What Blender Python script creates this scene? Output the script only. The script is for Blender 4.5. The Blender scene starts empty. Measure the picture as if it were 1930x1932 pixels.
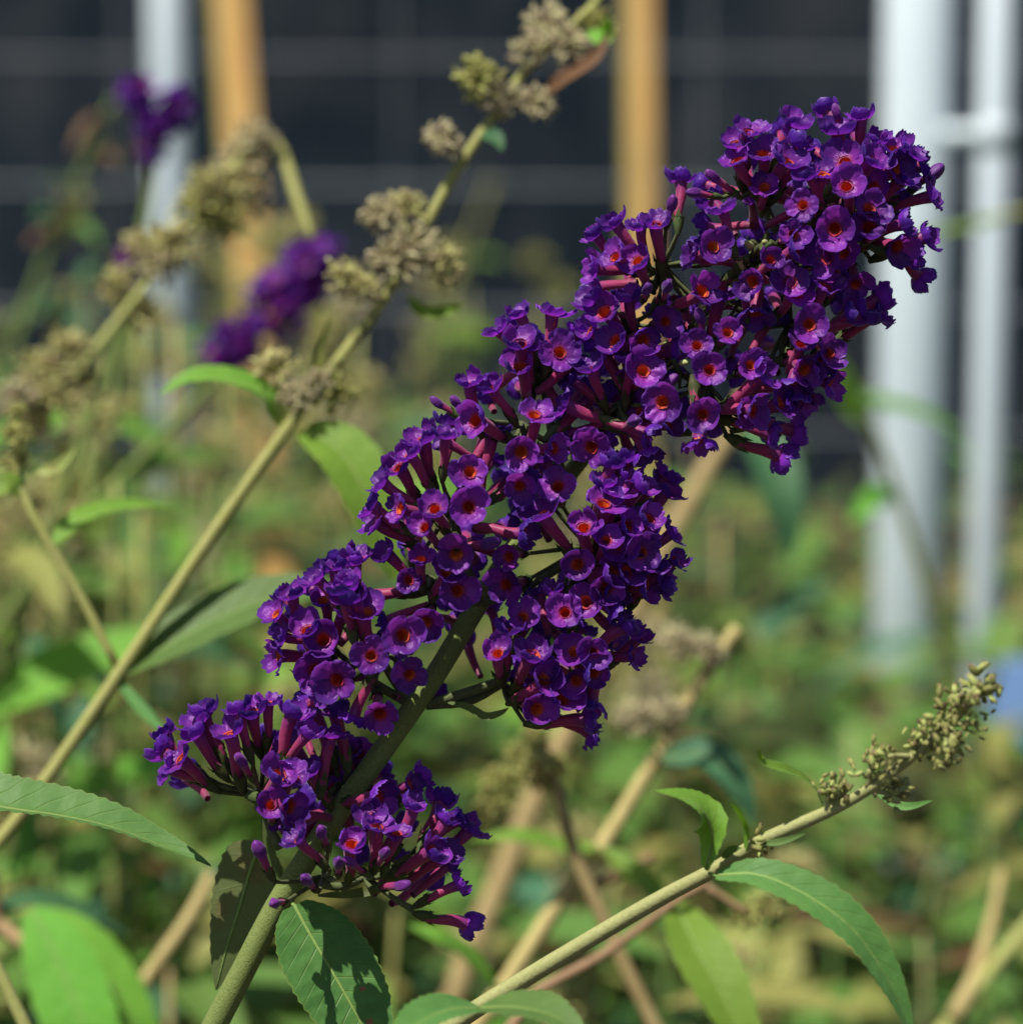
import bpy, math, random
from mathutils import Vector, Matrix, noise

random.seed(11)
scene = bpy.context.scene
col = scene.collection

# ------------------------------------------------------------------ camera
D0 = 0.73                       # metres to the flower spike
CAM = Vector((0, 0, 1.2))
PITCH = math.radians(-8)
LENS = 105.0
TAN = 36.0 / LENS               # frame height per metre of depth
cam_d = bpy.data.cameras.new('camera')
cam = bpy.data.objects.new('camera', cam_d)
col.objects.link(cam)
cam.location = CAM
cam.rotation_euler = (math.radians(90) + PITCH, 0, 0)
cam_d.lens = LENS
cam_d.sensor_width = 36
cam_d.clip_start = 0.05
cam_d.clip_end = 600
cam_d.dof.use_dof = True
cam_d.dof.focus_distance = D0 - 0.012
cam_d.dof.aperture_fstop = 7.5
cam_d.dof.aperture_blades = 7
scene.camera = cam

# ------------------------------------------------------------------ light
SUN = Vector((-0.34, -0.28, 0.90)).normalized()      # towards the sun
world = bpy.data.worlds.new('World')
scene.world = world
world.use_nodes = True
wn = world.node_tree
wn.nodes.clear()
wo = wn.nodes.new('ShaderNodeOutputWorld')
wb = wn.nodes.new('ShaderNodeBackground')
ws = wn.nodes.new('ShaderNodeTexSky')
ws.sky_type = 'NISHITA'
ws.sun_disc = False
ws.sun_elevation = math.asin(SUN.z)
ws.sun_rotation = math.atan2(SUN.x, SUN.y)
wb.inputs['Strength'].default_value = 0.055
wn.links.new(ws.outputs[0], wb.inputs[0])
wn.links.new(wb.outputs[0], wo.inputs[0])
sd = bpy.data.lights.new('sun', 'SUN')
sd.energy = 4.6
sd.angle = math.radians(0.53)
sd.color = (1.0, 0.95, 0.86)
so = bpy.data.objects.new('sun', sd)
col.objects.link(so)
so.rotation_euler = SUN.to_track_quat('Z', 'Y').to_euler()
so.location = (0, 0, 6)

scene.view_settings.view_transform = 'Standard'
scene.view_settings.look = 'None'
scene.view_settings.gamma = 1
scene.view_settings.use_curve_mapping = False
scene.view_settings.exposure = 0.46
scene.render.engine = 'CYCLES'
scene.cycles.use_denoising = True
scene.cycles.max_bounces = 8
scene.cycles.transmission_bounces = 6
scene.cycles.sample_clamp_indirect = 4

# ------------------------------------------------------------------ helpers
CR = Matrix.Rotation(math.radians(90) + PITCH, 3, 'X')
FWD = CR @ Vector((0, 0, -1))
RIGHT = Vector((1, 0, 0))
UPV = CR @ Vector((0, 1, 0))
PX = TAN * D0 / 1932            # one picture unit at the spike, in metres


def P(x, y, d=D0):
    """a point of the 1930-unit picture at depth d (metres along the view axis)"""
    k = TAN / 1932 * d
    return CAM + FWD * d + RIGHT * ((x - 965) * k) + UPV * ((966 - y) * k)


def PZ(x, y, z):
    """same, z in spike pixels towards the camera"""
    return P(x, y, D0 - z * PX)


def mesh_obj(name, verts, faces, mat, parent=None, uvs=None, smooth=True, origin=None):
    me = bpy.data.meshes.new(name)
    if origin is not None:
        verts = [Vector(v) - origin for v in verts]
    me.from_pydata([tuple(v) for v in verts], [], faces)
    finish(me, mat, uvs, smooth)
    o = bpy.data.objects.new(name, me)
    col.objects.link(o)
    if parent is not None:
        o.parent = parent
    return o


def finish(me, mat, uvs=None, smooth=True):
    if mat is not None:
        for m in (mat if isinstance(mat, (list, tuple)) else [mat]):
            me.materials.append(m)
    if smooth:
        me.polygons.foreach_set('use_smooth', [True] * len(me.polygons))
    if uvs:
        lay = me.uv_layers.new(name='UVMap')
        for li, l in enumerate(me.loops):
            lay.data[li].uv = uvs[l.vertex_index]
    me.update()


def link(name, me, parent, mat=None):
    o = bpy.data.objects.new(name, me)
    col.objects.link(o)
    o.parent = parent
    if mat is not None:
        o.matrix_local = mat
    return o


def thing(name, label, cat, loc, group=None):
    o = bpy.data.objects.new(name, None)
    o.empty_display_size = 0.02
    col.objects.link(o)
    o.location = loc
    o['label'] = label
    o['category'] = cat
    if group:
        o['group'] = group
    return o


def tag(o, label=None, cat=None, group=None, kind=None):
    if label: o['label'] = label
    if cat: o['category'] = cat
    if group: o['group'] = group
    if kind: o['kind'] = kind
    return o


def catmull(pts, n):
    """resample a point list into n points on a Catmull-Rom curve"""
    pts = [Vector(p) for p in pts]
    if len(pts) == 2:
        return [pts[0].lerp(pts[1], i / (n - 1)) for i in range(n)]
    ext = [pts[0] * 2 - pts[1]] + pts + [pts[-1] * 2 - pts[-2]]
    out = []
    m = len(pts) - 1
    for i in range(n):
        t = i / (n - 1) * m
        k = min(int(t), m - 1)
        f = t - k
        a, b, c, d = ext[k:k + 4]
        out.append(0.5 * ((2 * b) + (c - a) * f + (2 * a - 5 * b + 4 * c - d) * f * f + (3 * b - a - 3 * c + d) * f ** 3))
    return out


class MB:
    def __init__(self):
        self.v, self.f, self.uv, self.mi = [], [], [], []

    def tube(self, pts, radii, seg=8, n=None, cap=True, mi=0, square=False):
        if n:
            m = len(pts)
            rr = [radii] * n if not isinstance(radii, (list, tuple)) else [
                radii[min(int(i / (n - 1) * (len(radii) - 1)), len(radii) - 2)] +
                (radii[min(int(i / (n - 1) * (len(radii) - 1)), len(radii) - 2) + 1] -
                 radii[min(int(i / (n - 1) * (len(radii) - 1)), len(radii) - 2)]) *
                (i / (n - 1) * (len(radii) - 1) - min(int(i / (n - 1) * (len(radii) - 1)), len(radii) - 2))
                for i in range(n)]
            pts = catmull(pts, n)
            radii = rr
        pts = [Vector(p) for p in pts]
        if not isinstance(radii, (list, tuple)):
            radii = [radii] * len(pts)
        b0 = len(self.v)
        t0 = (pts[1] - pts[0]).normalized()
        nx = t0.orthogonal().normalized()
        L = 0
        for i, p in enumerate(pts):
            t = (pts[min(i + 1, len(pts) - 1)] - pts[max(i - 1, 0)]).normalized()
            nx = (nx - t * nx.dot(t)).normalized()
            ny = t.cross(nx)
            if i: L += (p - pts[i - 1]).length
            for k in range(seg):
                a = 2 * math.pi * k / seg
                self.v.append(p + (nx * math.cos(a) + ny * math.sin(a)) * radii[i])
                self.uv.append((k / seg, i / (len(pts) - 1)))
        for i in range(len(pts) - 1):
            for k in range(seg):
                a = b0 + i * seg + k
                b = b0 + i * seg + (k + 1) % seg
                self.f.append((a, b, b + seg, a + seg)); self.mi.append(mi)
        if cap:
            self.f.append(tuple(b0 + k for k in range(seg))[::-1]); self.mi.append(mi)
            e = b0 + (len(pts) - 1) * seg
            self.f.append(tuple(e + k for k in range(seg))); self.mi.append(mi)
        return self

    def ellipsoid(self, c, axis, la, lr, seg=8, rings=6, groove=0.0, mi=0, power=1.0):
        c = Vector(c); axis = Vector(axis).normalized()
        nx = axis.orthogonal().normalized(); ny = axis.cross(nx)
        b0 = len(self.v)
        self.v.append(c - axis * la); self.uv.append((0.5, 0))
        for i in range(1, rings):
            th = math.pi * i / rings
            for k in range(seg):
                a = 2 * math.pi * k / seg
                r = lr * (math.sin(th) ** power) * (1 - groove * abs(math.cos(2 * a)))
                self.v.append(c - axis * (la * math.cos(th)) + (nx * math.cos(a) + ny * math.sin(a)) * r)
                self.uv.append((k / seg, i / rings))
        self.v.append(c + axis * la); self.uv.append((0.5, 1))
        top = len(self.v) - 1
        for k in range(seg):
            k2 = (k + 1) % seg
            self.f.append((b0, b0 + 1 + k2, b0 + 1 + k)); self.mi.append(mi)
            for i in range(rings - 2):
                a = b0 + 1 + i * seg + k; b = b0 + 1 + i * seg + k2
                self.f.append((a, b, b + seg, a + seg)); self.mi.append(mi)
            e = b0 + 1 + (rings - 2) * seg
            self.f.append((e + k, e + k2, top)); self.mi.append(mi)
        return self

    def box(self, c, sx, sy, sz, rot=None, bev=0):
        c = Vector(c)
        b0 = len(self.v)
        for z in (-1, 1):
            for x, y in ((-1, -1), (1, -1), (1, 1), (-1, 1)):
                p = Vector((x * sx / 2, y * sy / 2, z * sz / 2))
                if rot is not None: p = rot @ p
                self.v.append(c + p); self.uv.append((0, 0))
        for q in ((3, 2, 1, 0), (4, 5, 6, 7), (0, 1, 5, 4), (1, 2, 6, 5), (2, 3, 7, 6), (3, 0, 4, 7)):
            self.f.append(tuple(b0 + i for i in q)); self.mi.append(0)
        return self

    def mesh(self, name, mat, smooth=True, origin=None):
        me = bpy.data.meshes.new(name)
        vs = self.v if origin is None else [v - origin for v in self.v]
        me.from_pydata([tuple(v) for v in vs], [], self.f)
        finish(me, mat, self.uv, smooth)
        if any(self.mi):
            me.polygons.foreach_set('material_index', self.mi)
        return me

    def build(self, name, mat, parent=None, smooth=True, origin=None):
        if origin is None and parent is not None and parent.type == 'EMPTY':
            origin = parent.location.copy()
        me = self.mesh(name, mat, smooth, origin)
        o = bpy.data.objects.new(name, me)
        col.objects.link(o)
        if parent is not None: o.parent = parent
        return o


# ------------------------------------------------------------------ materials
class NT:
    def __init__(self, name):
        self.m = bpy.data.materials.new(name)
        self.m.use_nodes = True
        self.t = self.m.node_tree
        self.t.nodes.clear()
        self.out = self.n('OutputMaterial')

    def n(self, typ, **kw):
        nd = self.t.nodes.new('ShaderNode' + typ)
        for k, v in kw.items():
            setattr(nd, k, v)
        return nd

    def l(self, a, b):
        self.t.links.new(a, b)

    def math(self, op, a, b=None, c=None, clamp=False):
        nd = self.n('Math', operation=op, use_clamp=clamp)
        for i, x in enumerate((a, b, c)):
            if x is None: continue
            if isinstance(x, (int, float)): nd.inputs[i].default_value = x
            else: self.l(x, nd.inputs[i])
        return nd.outputs[0]

    def mix(self, fac, a, b):
        nd = self.n('Mix', data_type='RGBA')
        for s, x in ((0, fac), (6, a), (7, b)):
            if isinstance(x, (int, float)): nd.inputs[s].default_value = x
            elif isinstance(x, tuple): nd.inputs[s].default_value = (*x[:3], 1)
            else: self.l(x, nd.inputs[s])
        return nd.outputs[2]

    def ramp(self, fac, stops, interp='LINEAR'):
        nd = self.n('ValToRGB')
        cr = nd.color_ramp
        cr.interpolation = interp
        while len(cr.elements) < len(stops): cr.elements.new(0.5)
        for e, (p, c) in zip(cr.elements, stops):
            e.position = p; e.color = (*c[:3], 1) if isinstance(c, tuple) else (c, c, c, 1)
        self.l(fac, nd.inputs[0])
        return nd.outputs[0]

    def noise(self, scale, detail=3, rough=0.55, vec=None, dist=0):
        nd = self.n('TexNoise')
        nd.inputs['Scale'].default_value = scale
        nd.inputs['Detail'].default_value = detail
        nd.inputs['Roughness'].default_value = rough
        nd.inputs['Distortion'].default_value = dist
        if vec is None: vec = self.n('TexCoord').outputs['Object']
        self.l(vec, nd.inputs['Vector'])
        return nd.outputs[0]

    def hsv(self, colr, h=0.5, s=1.0, v=1.0):
        nd = self.n('HueSaturation')
        for i, x in ((0, h), (1, s), (2, v)):
            if isinstance(x, (int, float)): nd.inputs[i].default_value = x
            else: self.l(x, nd.inputs[i])
        self.l(colr, nd.inputs[4])
        return nd.outputs[0]

    def bsdf(self, colr, rough=0.5, spec=0.4, bump=None, bstr=0.3, bdist=0.001, trans=0.0, transcol=None, sheen=0.0, sheentint=None, stint=None):
        p = self.n('BsdfPrincipled')
        if isinstance(colr, tuple): p.inputs['Base Color'].default_value = (*colr, 1)
        else: self.l(colr, p.inputs['Base Color'])
        if isinstance(rough, (int, float)): p.inputs['Roughness'].default_value = rough
        else: self.l(rough, p.inputs['Roughness'])
        p.inputs['Specular IOR Level'].default_value = spec
        if stint: p.inputs['Specular Tint'].default_value = (*stint, 1)
        if sheen:
            p.inputs['Sheen Weight'].default_value = sheen
            if sheentint: p.inputs['Sheen Tint'].default_value = (*sheentint, 1)
        nrm = None
        if bump is not None:
            b = self.n('Bump')
            b.inputs['Strength'].default_value = bstr
            b.inputs['Distance'].default_value = bdist
            self.l(bump, b.inputs['Height'])
            nrm = b.outputs[0]
            self.l(nrm, p.inputs['Normal'])
        res = p.outputs[0]
        if trans:
            t = self.n('BsdfTranslucent')
            tc = transcol if transcol is not None else colr
            if isinstance(tc, tuple): t.inputs[0].default_value = (*tc, 1)
            else: self.l(tc, t.inputs[0])
            if nrm is not None: self.l(nrm, t.inputs['Normal'])
            mx = self.n('MixShader')
            mx.inputs[0].default_value = trans
            self.l(res, mx.inputs[1]); self.l(t.outputs[0], mx.inputs[2])
            res = mx.outputs[0]
        self.l(res, self.out.inputs[0])
        return self.m

    def rnd(self):
        return self.n('ObjectInfo').outputs['Random']

    def uv(self):
        s = self.n('SeparateXYZ')
        self.l(self.n('UVMap').outputs[0], s.inputs[0])
        return s.outputs[0], s.outputs[1]

    def back(self):
        return self.n('NewGeometry').outputs['Backfacing']

    def island(self):
        return self.n('NewGeometry').outputs['Random Per Island']


def mat_petal():
    t = NT('violet_petal')
    u, v = t.uv()
    inner = t.ramp(v, [(0.0, (0.50, 0.08, 0.02)), (0.035, (0.26, 0.025, 0.14)), (0.10, (0.21, 0.022, 0.42)), (0.55, (0.155, 0.020, 0.42)), (0.88, (0.085, 0.014, 0.27)), (1.0, (0.19, 0.075, 0.46))])  # last stop: light catching the petal edge, put into the colour as a pale rim
    outer = t.ramp(v, [(0.0, (0.27, 0.015, 0.12)), (0.25, (0.21, 0.024, 0.28)), (0.8, (0.155, 0.022, 0.30)), (1.0, (0.14, 0.04, 0.31))])
    c = t.mix(t.back(), inner, outer)
    r = t.rnd()
    c = t.hsv(c, t.math('MULTIPLY_ADD', r, 0.035, 0.476), 1.0, t.math('MULTIPLY_ADD', r, 0.75, 0.72))
    nz = t.noise(900, 4, 0.6)
    c = t.mix(t.math('MULTIPLY', nz, 0.30), c, t.hsv(c, 0.48, 0.95, 0.45))
    bump = t.noise(1100, 4)
    return t.bsdf(c, 0.42, 0.48, bump, 0.5, 0.0005, trans=0.34, transcol=t.hsv(c, 0.52, 1.0, 1.5), sheen=0.10, sheentint=(0.6, 0.35, 1.0), stint=(0.85, 0.55, 1.0))


def mat_tube():
    t = NT('crimson_tube')
    u, v = t.uv()
    c = t.ramp(v, [(0.0, (0.19, 0.055, 0.085)), (0.2, (0.36, 0.035, 0.10)), (0.7, (0.40, 0.028, 0.12)), (1.0, (0.19, 0.016, 0.20))])
    nz = t.noise(1200, 4)
    c = t.mix(t.math('MULTIPLY', nz, 0.5), c, (0.14, 0.012, 0.09))
    return t.bsdf(c, 0.5, 0.4, nz, 0.4, 0.0004, trans=0.15, sheen=0.25, sheentint=(1, 0.7, 0.9))


def mat_simple(name, c1, c2, scale=300, rough=0.6, trans=0.0, bstr=0.3, bdist=0.0006, hue=0.02, val=0.3, island=False, spec=0.3, sheen=0.0):
    t = NT(name)
    nz = t.noise(scale, 4, 0.6)
    c = t.mix(t.ramp(nz, [(0.3, 0.0), (0.7, 1.0)]), c1, c2)
    r = t.island() if island else t.rnd()
    c = t.hsv(c, t.math('MULTIPLY_ADD', r, hue, 0.5 - hue / 2), 1.0, t.math('MULTIPLY_ADD', r, val, 1 - val / 2))
    return t.bsdf(c, rough, spec, nz, bstr, bdist, trans=trans, sheen=sheen)


def mat_leaf(name, c_lo, c_hi, under, vein, trans=0.3, spots=(), brown=0.0, nveins=13.0):
    t = NT(name)
    u, v = t.uv()
    a = t.math('ABSOLUTE', t.math('SUBTRACT', u, 0.5))            # 0 at the midrib, .5 at the edge
    mid = t.math('SUBTRACT', 1.0, t.math('DIVIDE', a, 0.022), clamp=True)
    ph = t.math('FRACT', t.math('SUBTRACT', t.math('MULTIPLY', v, nveins), t.math('MULTIPLY', a, 3.2)))
    side = t.math('SUBTRACT', 1.0, t.math('DIVIDE', t.math('ABSOLUTE', t.math('SUBTRACT', ph, 0.5)), 0.07), clamp=True)
    side = t.math('MULTIPLY', side, t.math('SUBTRACT', 1.0, t.math('MULTIPLY', a, 1.7), clamp=True))
    nz = t.noise(160, 5, 0.65)
    c = t.mix(t.ramp(nz, [(0.25, 0.0), (0.75, 1.0)]), c_lo, c_hi)
    r = t.rnd()
    c = t.hsv(c, t.math('MULTIPLY_ADD', r, 0.05, 0.475), 1.0, t.math('MULTIPLY_ADD', r, 0.5, 0.75))
    c = t.mix(t.math('MULTIPLY', side, 0.35), c, vein)
    c = t.mix(t.math('MULTIPLY', mid, 0.85), c, vein)
    edge = t.math('DIVIDE', t.math('SUBTRACT', a, 0.475), 0.025, clamp=True)
    c = t.mix(t.math('MULTIPLY', edge, 0.55), c, vein)
    cu = t.mix(t.math('MULTIPLY', t.math('MAXIMUM', side, mid), 0.7), under, vein)
    c = t.mix(t.back(), c, cu)
    if brown:
        b = t.ramp(t.noise(45, 3), [(0.62, 0.0), (0.70, 1.0)])
        c = t.mix(t.math('MULTIPLY', b, brown), c, (0.19, 0.085, 0.035))
    for su, sv, sr in spots:
        du = t.math('MULTIPLY', t.math('SUBTRACT', u, su), 0.35)
        dv = t.math('SUBTRACT', v, sv)
        d = t.math('SQRT', t.math('ADD', t.math('MULTIPLY', du, du), t.math('MULTIPLY', dv, dv)))
        d = t.math('ADD', d, t.math('MULTIPLY', t.math('SUBTRACT', t.noise(500, 3), 0.5), sr * 1.4))
        k = t.math('SUBTRACT', 1.0, t.math('DIVIDE', t.math('SUBTRACT', d, sr * 0.6), sr * 0.4), clamp=True)
        c = t.mix(k, c, (0.26, 0.105, 0.055))
    bump = t.math('SUBTRACT', t.math('MULTIPLY', t.noise(600, 3), 0.35), t.math('MULTIPLY', t.math('MAXIMUM', side, mid), 0.6))
    return t.bsdf(c, 0.55, 0.3, bump, 0.5, 0.0006, trans=trans, transcol=t.hsv(c, 0.49, 1.1, 1.4), sheen=0.03)


M = {}
M['petal'] = mat_petal()
M['tube'] = mat_tube()
M['throat'] = mat_simple('orange_throat', (0.72, 0.13, 0.012), (0.55, 0.05, 0.01), 900, 0.5, 0.1)
M['bud_violet'] = mat_simple('violet_bud', (0.15, 0.020, 0.23), (0.10, 0.012, 0.18), 700, 0.5, 0.15, hue=0.04, sheen=0.15)
M['calyx'] = mat_simple('green_calyx', (0.075, 0.10, 0.025), (0.045, 0.062, 0.02), 700, 0.7, 0.1, hue=0.05, val=0.6)
M['stem'] = mat_simple('hairy_green_stem', (0.11, 0.17, 0.03), (0.23, 0.29, 0.085), 2200, 0.75, bstr=0.5, sheen=0.06)
M['rib'] = mat_simple('leaf_rib', (0.17, 0.26, 0.06), (0.21, 0.29, 0.08), 600, 0.6)
M['stalk'] = mat_simple('dull_green_stalk', (0.065, 0.08, 0.028), (0.11, 0.13, 0.045), 1100, 0.75, sheen=0.06)
M['stem_pale'] = mat_simple('pale_green_stem', (0.29, 0.31, 0.11), (0.38, 0.39, 0.16), 900, 0.7, sheen=0.08)
M['stem_mid'] = mat_simple('olive_stem', (0.31, 0.33, 0.085), (0.40, 0.40, 0.14), 400, 0.7)
M['stem_dry'] = mat_simple('straw_stem', (0.46, 0.37, 0.16), (0.36, 0.27, 0.11), 150, 0.75)
M['stem_tan'] = mat_simple('tan_stem', (0.38, 0.25, 0.13), (0.28, 0.18, 0.09), 150, 0.75)
M['seed'] = mat_simple('dry_seed', (0.47, 0.45, 0.16), (0.40, 0.33, 0.17), 260, 0.8, island=True, hue=0.06, val=0.9)
M['seed_green'] = mat_simple('green_seed', (0.42, 0.42, 0.13), (0.34, 0.32, 0.10), 260, 0.8, island=True, hue=0.04, val=0.7)
M['seed_pink'] = mat_simple('dusty_pink_seed', (0.47, 0.36, 0.29), (0.42, 0.41, 0.16), 260, 0.8, island=True, hue=0.06, val=0.7)


def mat_budtip():
    t = NT('olive_bud')
    u, v = t.uv()
    nz = t.noise(900, 3)
    c = t.ramp(v, [(0.0, (0.27, 0.31, 0.09)), (0.66, (0.32, 0.33, 0.10)), (0.86, (0.22, 0.15, 0.08)), (1.0, (0.11, 0.04, 0.08))])
    c = t.hsv(c, t.math('MULTIPLY_ADD', t.rnd(), 0.04, 0.48), 1.0, t.math('MULTIPLY_ADD', t.rnd(), 0.8, 0.6))
    return t.bsdf(c, 0.6, 0.3, nz, 0.4, 0.0004)


M['budtip'] = mat_budtip()
M['leaf_hero'] = mat_leaf('dark_green_leaf', (0.055, 0.125, 0.026), (0.10, 0.19, 0.042), (0.13, 0.17, 0.09), (0.22, 0.27, 0.05), 0.18,
                          spots=((0.30, 0.535, 0.016), (0.40, 0.69, 0.024), (0.72, 0.79, 0.012)))
M['leaf_olive'] = mat_leaf('olive_leaf', (0.10, 0.14, 0.035), (0.14, 0.18, 0.05), (0.13, 0.17, 0.055), (0.19, 0.23, 0.09), 0.4, brown=0.3)
M['leaf'] = mat_leaf('fresh_green_leaf', (0.085, 0.20, 0.045), (0.125, 0.26, 0.06), (0.20, 0.27, 0.12), (0.24, 0.33, 0.08), 0.28)
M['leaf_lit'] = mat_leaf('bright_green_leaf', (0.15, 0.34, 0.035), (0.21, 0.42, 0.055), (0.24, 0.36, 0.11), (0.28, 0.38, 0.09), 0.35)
M['leaf_bush'] = mat_leaf('bush_leaf', (0.075, 0.17, 0.030), (0.15, 0.27, 0.05), (0.16, 0.21, 0.10), (0.17, 0.23, 0.07), 0.3, brown=0.25)
M['leaf_teal'] = mat_leaf('deep_green_leaf', (0.035, 0.13, 0.06), (0.07, 0.18, 0.075), (0.12, 0.18, 0.10), (0.14, 0.22, 0.08), 0.25)
M['leaf_yellow'] = mat_leaf('yellowing_leaf', (0.25, 0.30, 0.07), (0.38, 0.40, 0.12), (0.30, 0.29, 0.13), (0.34, 0.34, 0.12), 0.3, brown=0.5)
M['leaf_brown'] = mat_leaf('withered_leaf', (0.13, 0.065, 0.03), (0.20, 0.11, 0.05), (0.18, 0.12, 0.07), (0.22, 0.15, 0.08), 0.2)
M['white_paint'] = mat_simple('white_painted_metal', (0.64, 0.73, 0.77), (0.54, 0.63, 0.69), 8, 0.4, bstr=0.05, hue=0.0, val=0.1, spec=0.5)
M['wire'] = mat_simple('galvanised_wire', (0.26, 0.28, 0.30), (0.18, 0.20, 0.21), 30, 0.45, hue=0.0)
M['soil'] = mat_simple('dark_soil', (0.055, 0.038, 0.026), (0.03, 0.021, 0.015), 9, 0.95, bstr=1.0, bdist=0.03, hue=0)
M['blue'] = mat_simple('blue_plastic', (0.11, 0.24, 0.68), (0.16, 0.31, 0.75), 20, 0.35, hue=0.0, spec=0.5)
M['blue_pale'] = mat_simple('pale_blue_plastic', (0.22, 0.38, 0.76), (0.28, 0.44, 0.78), 20, 0.35, hue=0.0, spec=0.5)


def mat_timber():
    t = NT('pine_timber')
    tc = t.n('TexCoord').outputs['Object']
    mp = t.n('Mapping'); mp.inputs['Scale'].default_value = (60, 60, 3)
    t.l(tc, mp.inputs[0])
    nz = t.noise(1.0, 4, 0.6, vec=mp.outputs[0])
    c = t.ramp(nz, [(0.3, (0.80, 0.40, 0.12)), (0.6, (0.92, 0.56, 0.20)), (0.8, (0.84, 0.58, 0.24))])
    g = t.ramp(t.noise(5, 3), [(0.5, 0.0), (0.7, 1.0)])
    c = t.mix(t.math('MULTIPLY', g, 0.35), c, (0.33, 0.30, 0.11))
    return t.bsdf(c, 0.7, 0.25, nz, 0.4, 0.002)


def mat_screen():
    t = NT('charcoal_shade_cloth')
    tc = t.n('TexCoord').outputs['Object']
    big = t.noise(2.2, 4, 0.6)
    mid = t.noise(5.0, 4, 0.65)
    c = t.ramp(big, [(0.32, (0.007, 0.015, 0.025)), (0.55, (0.016, 0.027, 0.039)), (0.75, (0.034, 0.046, 0.058))])
    p = t.ramp(mid, [(0.46, 0.0), (0.70, 1.0)])
    c = t.mix(t.math('MULTIPLY', p, 0.8), c, (0.066, 0.074, 0.082))
    rst = t.ramp(t.noise(3.1, 2, 0.5), [(0.66, 0.0), (0.74, 1.0)])
    c = t.mix(t.math('MULTIPLY', rst, 0.35), c, (0.05, 0.028, 0.018))
    wv = t.n('TexWave'); wv.inputs['Scale'].default_value = 160
    t.l(tc, wv.inputs[0])
    return t.bsdf(c, 0.85, 0.15, wv.outputs[0], 0.4, 0.002)


M['timber'] = mat_timber()
M['olive_face'] = mat_simple('olive_timber', (0.34, 0.32, 0.10), (0.46, 0.40, 0.14), 40, 0.8, hue=0.0)
M['screen'] = mat_screen()

# ------------------------------------------------------------------ setting: ground, screen, fence, posts, stakes
g = MB()
NG = 30
gx = [-180, -60, -20, -8] + [-5 + 10 * i / 20 for i in range(21)] + [8, 20, 60, 180]
gy = [-180, -60, -20, -8, -3] + [-1 + 8 * i / 20 for i in range(21)] + [10, 20, 60, 180]
for y in gy:
    for x in gx:
        h = 0.05 * noise.noise(Vector((x * 1.3, y * 1.3, 0))) if abs(x) < 6 and -2 < y < 8 else 0
        g.v.append(Vector((x, y, h - 0.02))); g.uv.append((0, 0))
for j in range(len(gy) - 1):
    for i in range(len(gx) - 1):
        a = j * len(gx) + i
        g.f.append((a, a + 1, a + 1 + len(gx), a + len(gx))); g.mi.append(0)
tag(g.build('ground', M['soil']), kind='structure')

YS = 4.6
sc = thing('shade_screen', 'dark charcoal shade cloth screen behind the wire fence', 'screen', (0, YS, 0))
mb = MB()
nxs, nzs = 90, 14
for j in range(nzs):
    for i in range(nxs):
        x = -9 + 18 * i / (nxs - 1); z = 0.0 + 2.6 * j / (nzs - 1)
        y = YS + 0.05 * noise.noise(Vector((x * 1.1, 0, z * 0.5))) + 0.02 * math.sin(x * 5 + z)
        mb.v.append(Vector((x, y, z))); mb.uv.append((0, 0))
for j in range(nzs - 1):
    for i in range(nxs - 1):
        a = j * nxs + i
        mb.f.append((a, a + 1, a + 1 + nxs, a + nxs)); mb.mi.append(0)
mb.build('cloth', M['screen'], sc)
for i in range(7):
    MB().tube([Vector((-9 + 3 * i, YS + 0.14, -0.1)), Vector((-9 + 3 * i, YS + 0.14, 2.65))], 0.03, 10).build('post', M['wire'], sc)

YW = 3.35
fe = thing('wire_fence', 'galvanised wire mesh fence in front of the dark screen', 'fence', (0, YW, 0))
k = TAN / 1932


def zat(y, Y):
    """world height where picture row y meets the vertical plane Y"""
    d = P(965, y, 1.0) - CAM
    return (CAM + d * (Y / d.y)).z


def xat(x, y, Y):
    d = P(x, y, 1.0) - CAM
    return (CAM + d * (Y / d.y)).x


rows = [-390, -150, 88, 330, 565, 800, 1035, 1270]
for r in rows:
    z = zat(r, YW)
    if 0.05 < z:
        MB().tube([Vector((-4, YW, z)), Vector((0, YW + 0.003, z - 0.012)), Vector((4, YW, z))], 0.0022, 6, n=12).build('wire', M['wire'], fe)
ztop = zat(-390, YW)
for i in range(-13, 14, 2):
    x = 0.04 + i * 0.155 + 0.02 * math.sin(i * 2.3)
    MB().tube([Vector((x, YW + 0.006, 0.0)), Vector((x + 0.003, YW + 0.006, ztop))], 0.0007, 6).build('wire', M['wire'], fe)
for x in (-3.9, 3.9):
    MB().tube([Vector((x, YW + 0.05, -0.1)), Vector((x, YW + 0.05, ztop + 0.05))], 0.024, 10).build('post', M['wire'], fe)


def pole(name, label, px, py, Y, wpx, top, mat=M['white_paint']):
    x = xat(px, py, Y)
    r = wpx * TAN / 1932 * Y / 2
    t = thing(name, label, 'post', (x, Y, 0))
    MB().tube([Vector((x, Y, -0.1)), Vector((x, Y, top))], r, 24).build('shaft', mat, t)
    cp = MB(); cp.ellipsoid(Vector((x, Y, top)), (0, 0, 1), r * 0.7, r * 1.08, 20, 8)
    cp.build('cap', mat, t)
    return t, x, r


pole('fence_post', 'slim white metal post rising behind the dried seed heads beside the timber stake', 322, 400, 2.9, 66, 2.1)
tp, xp, rp = pole('gate_post', 'thick white metal gate post behind the purple flower tip', 1722, 600, 2.0, 132, 2.0)
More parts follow.
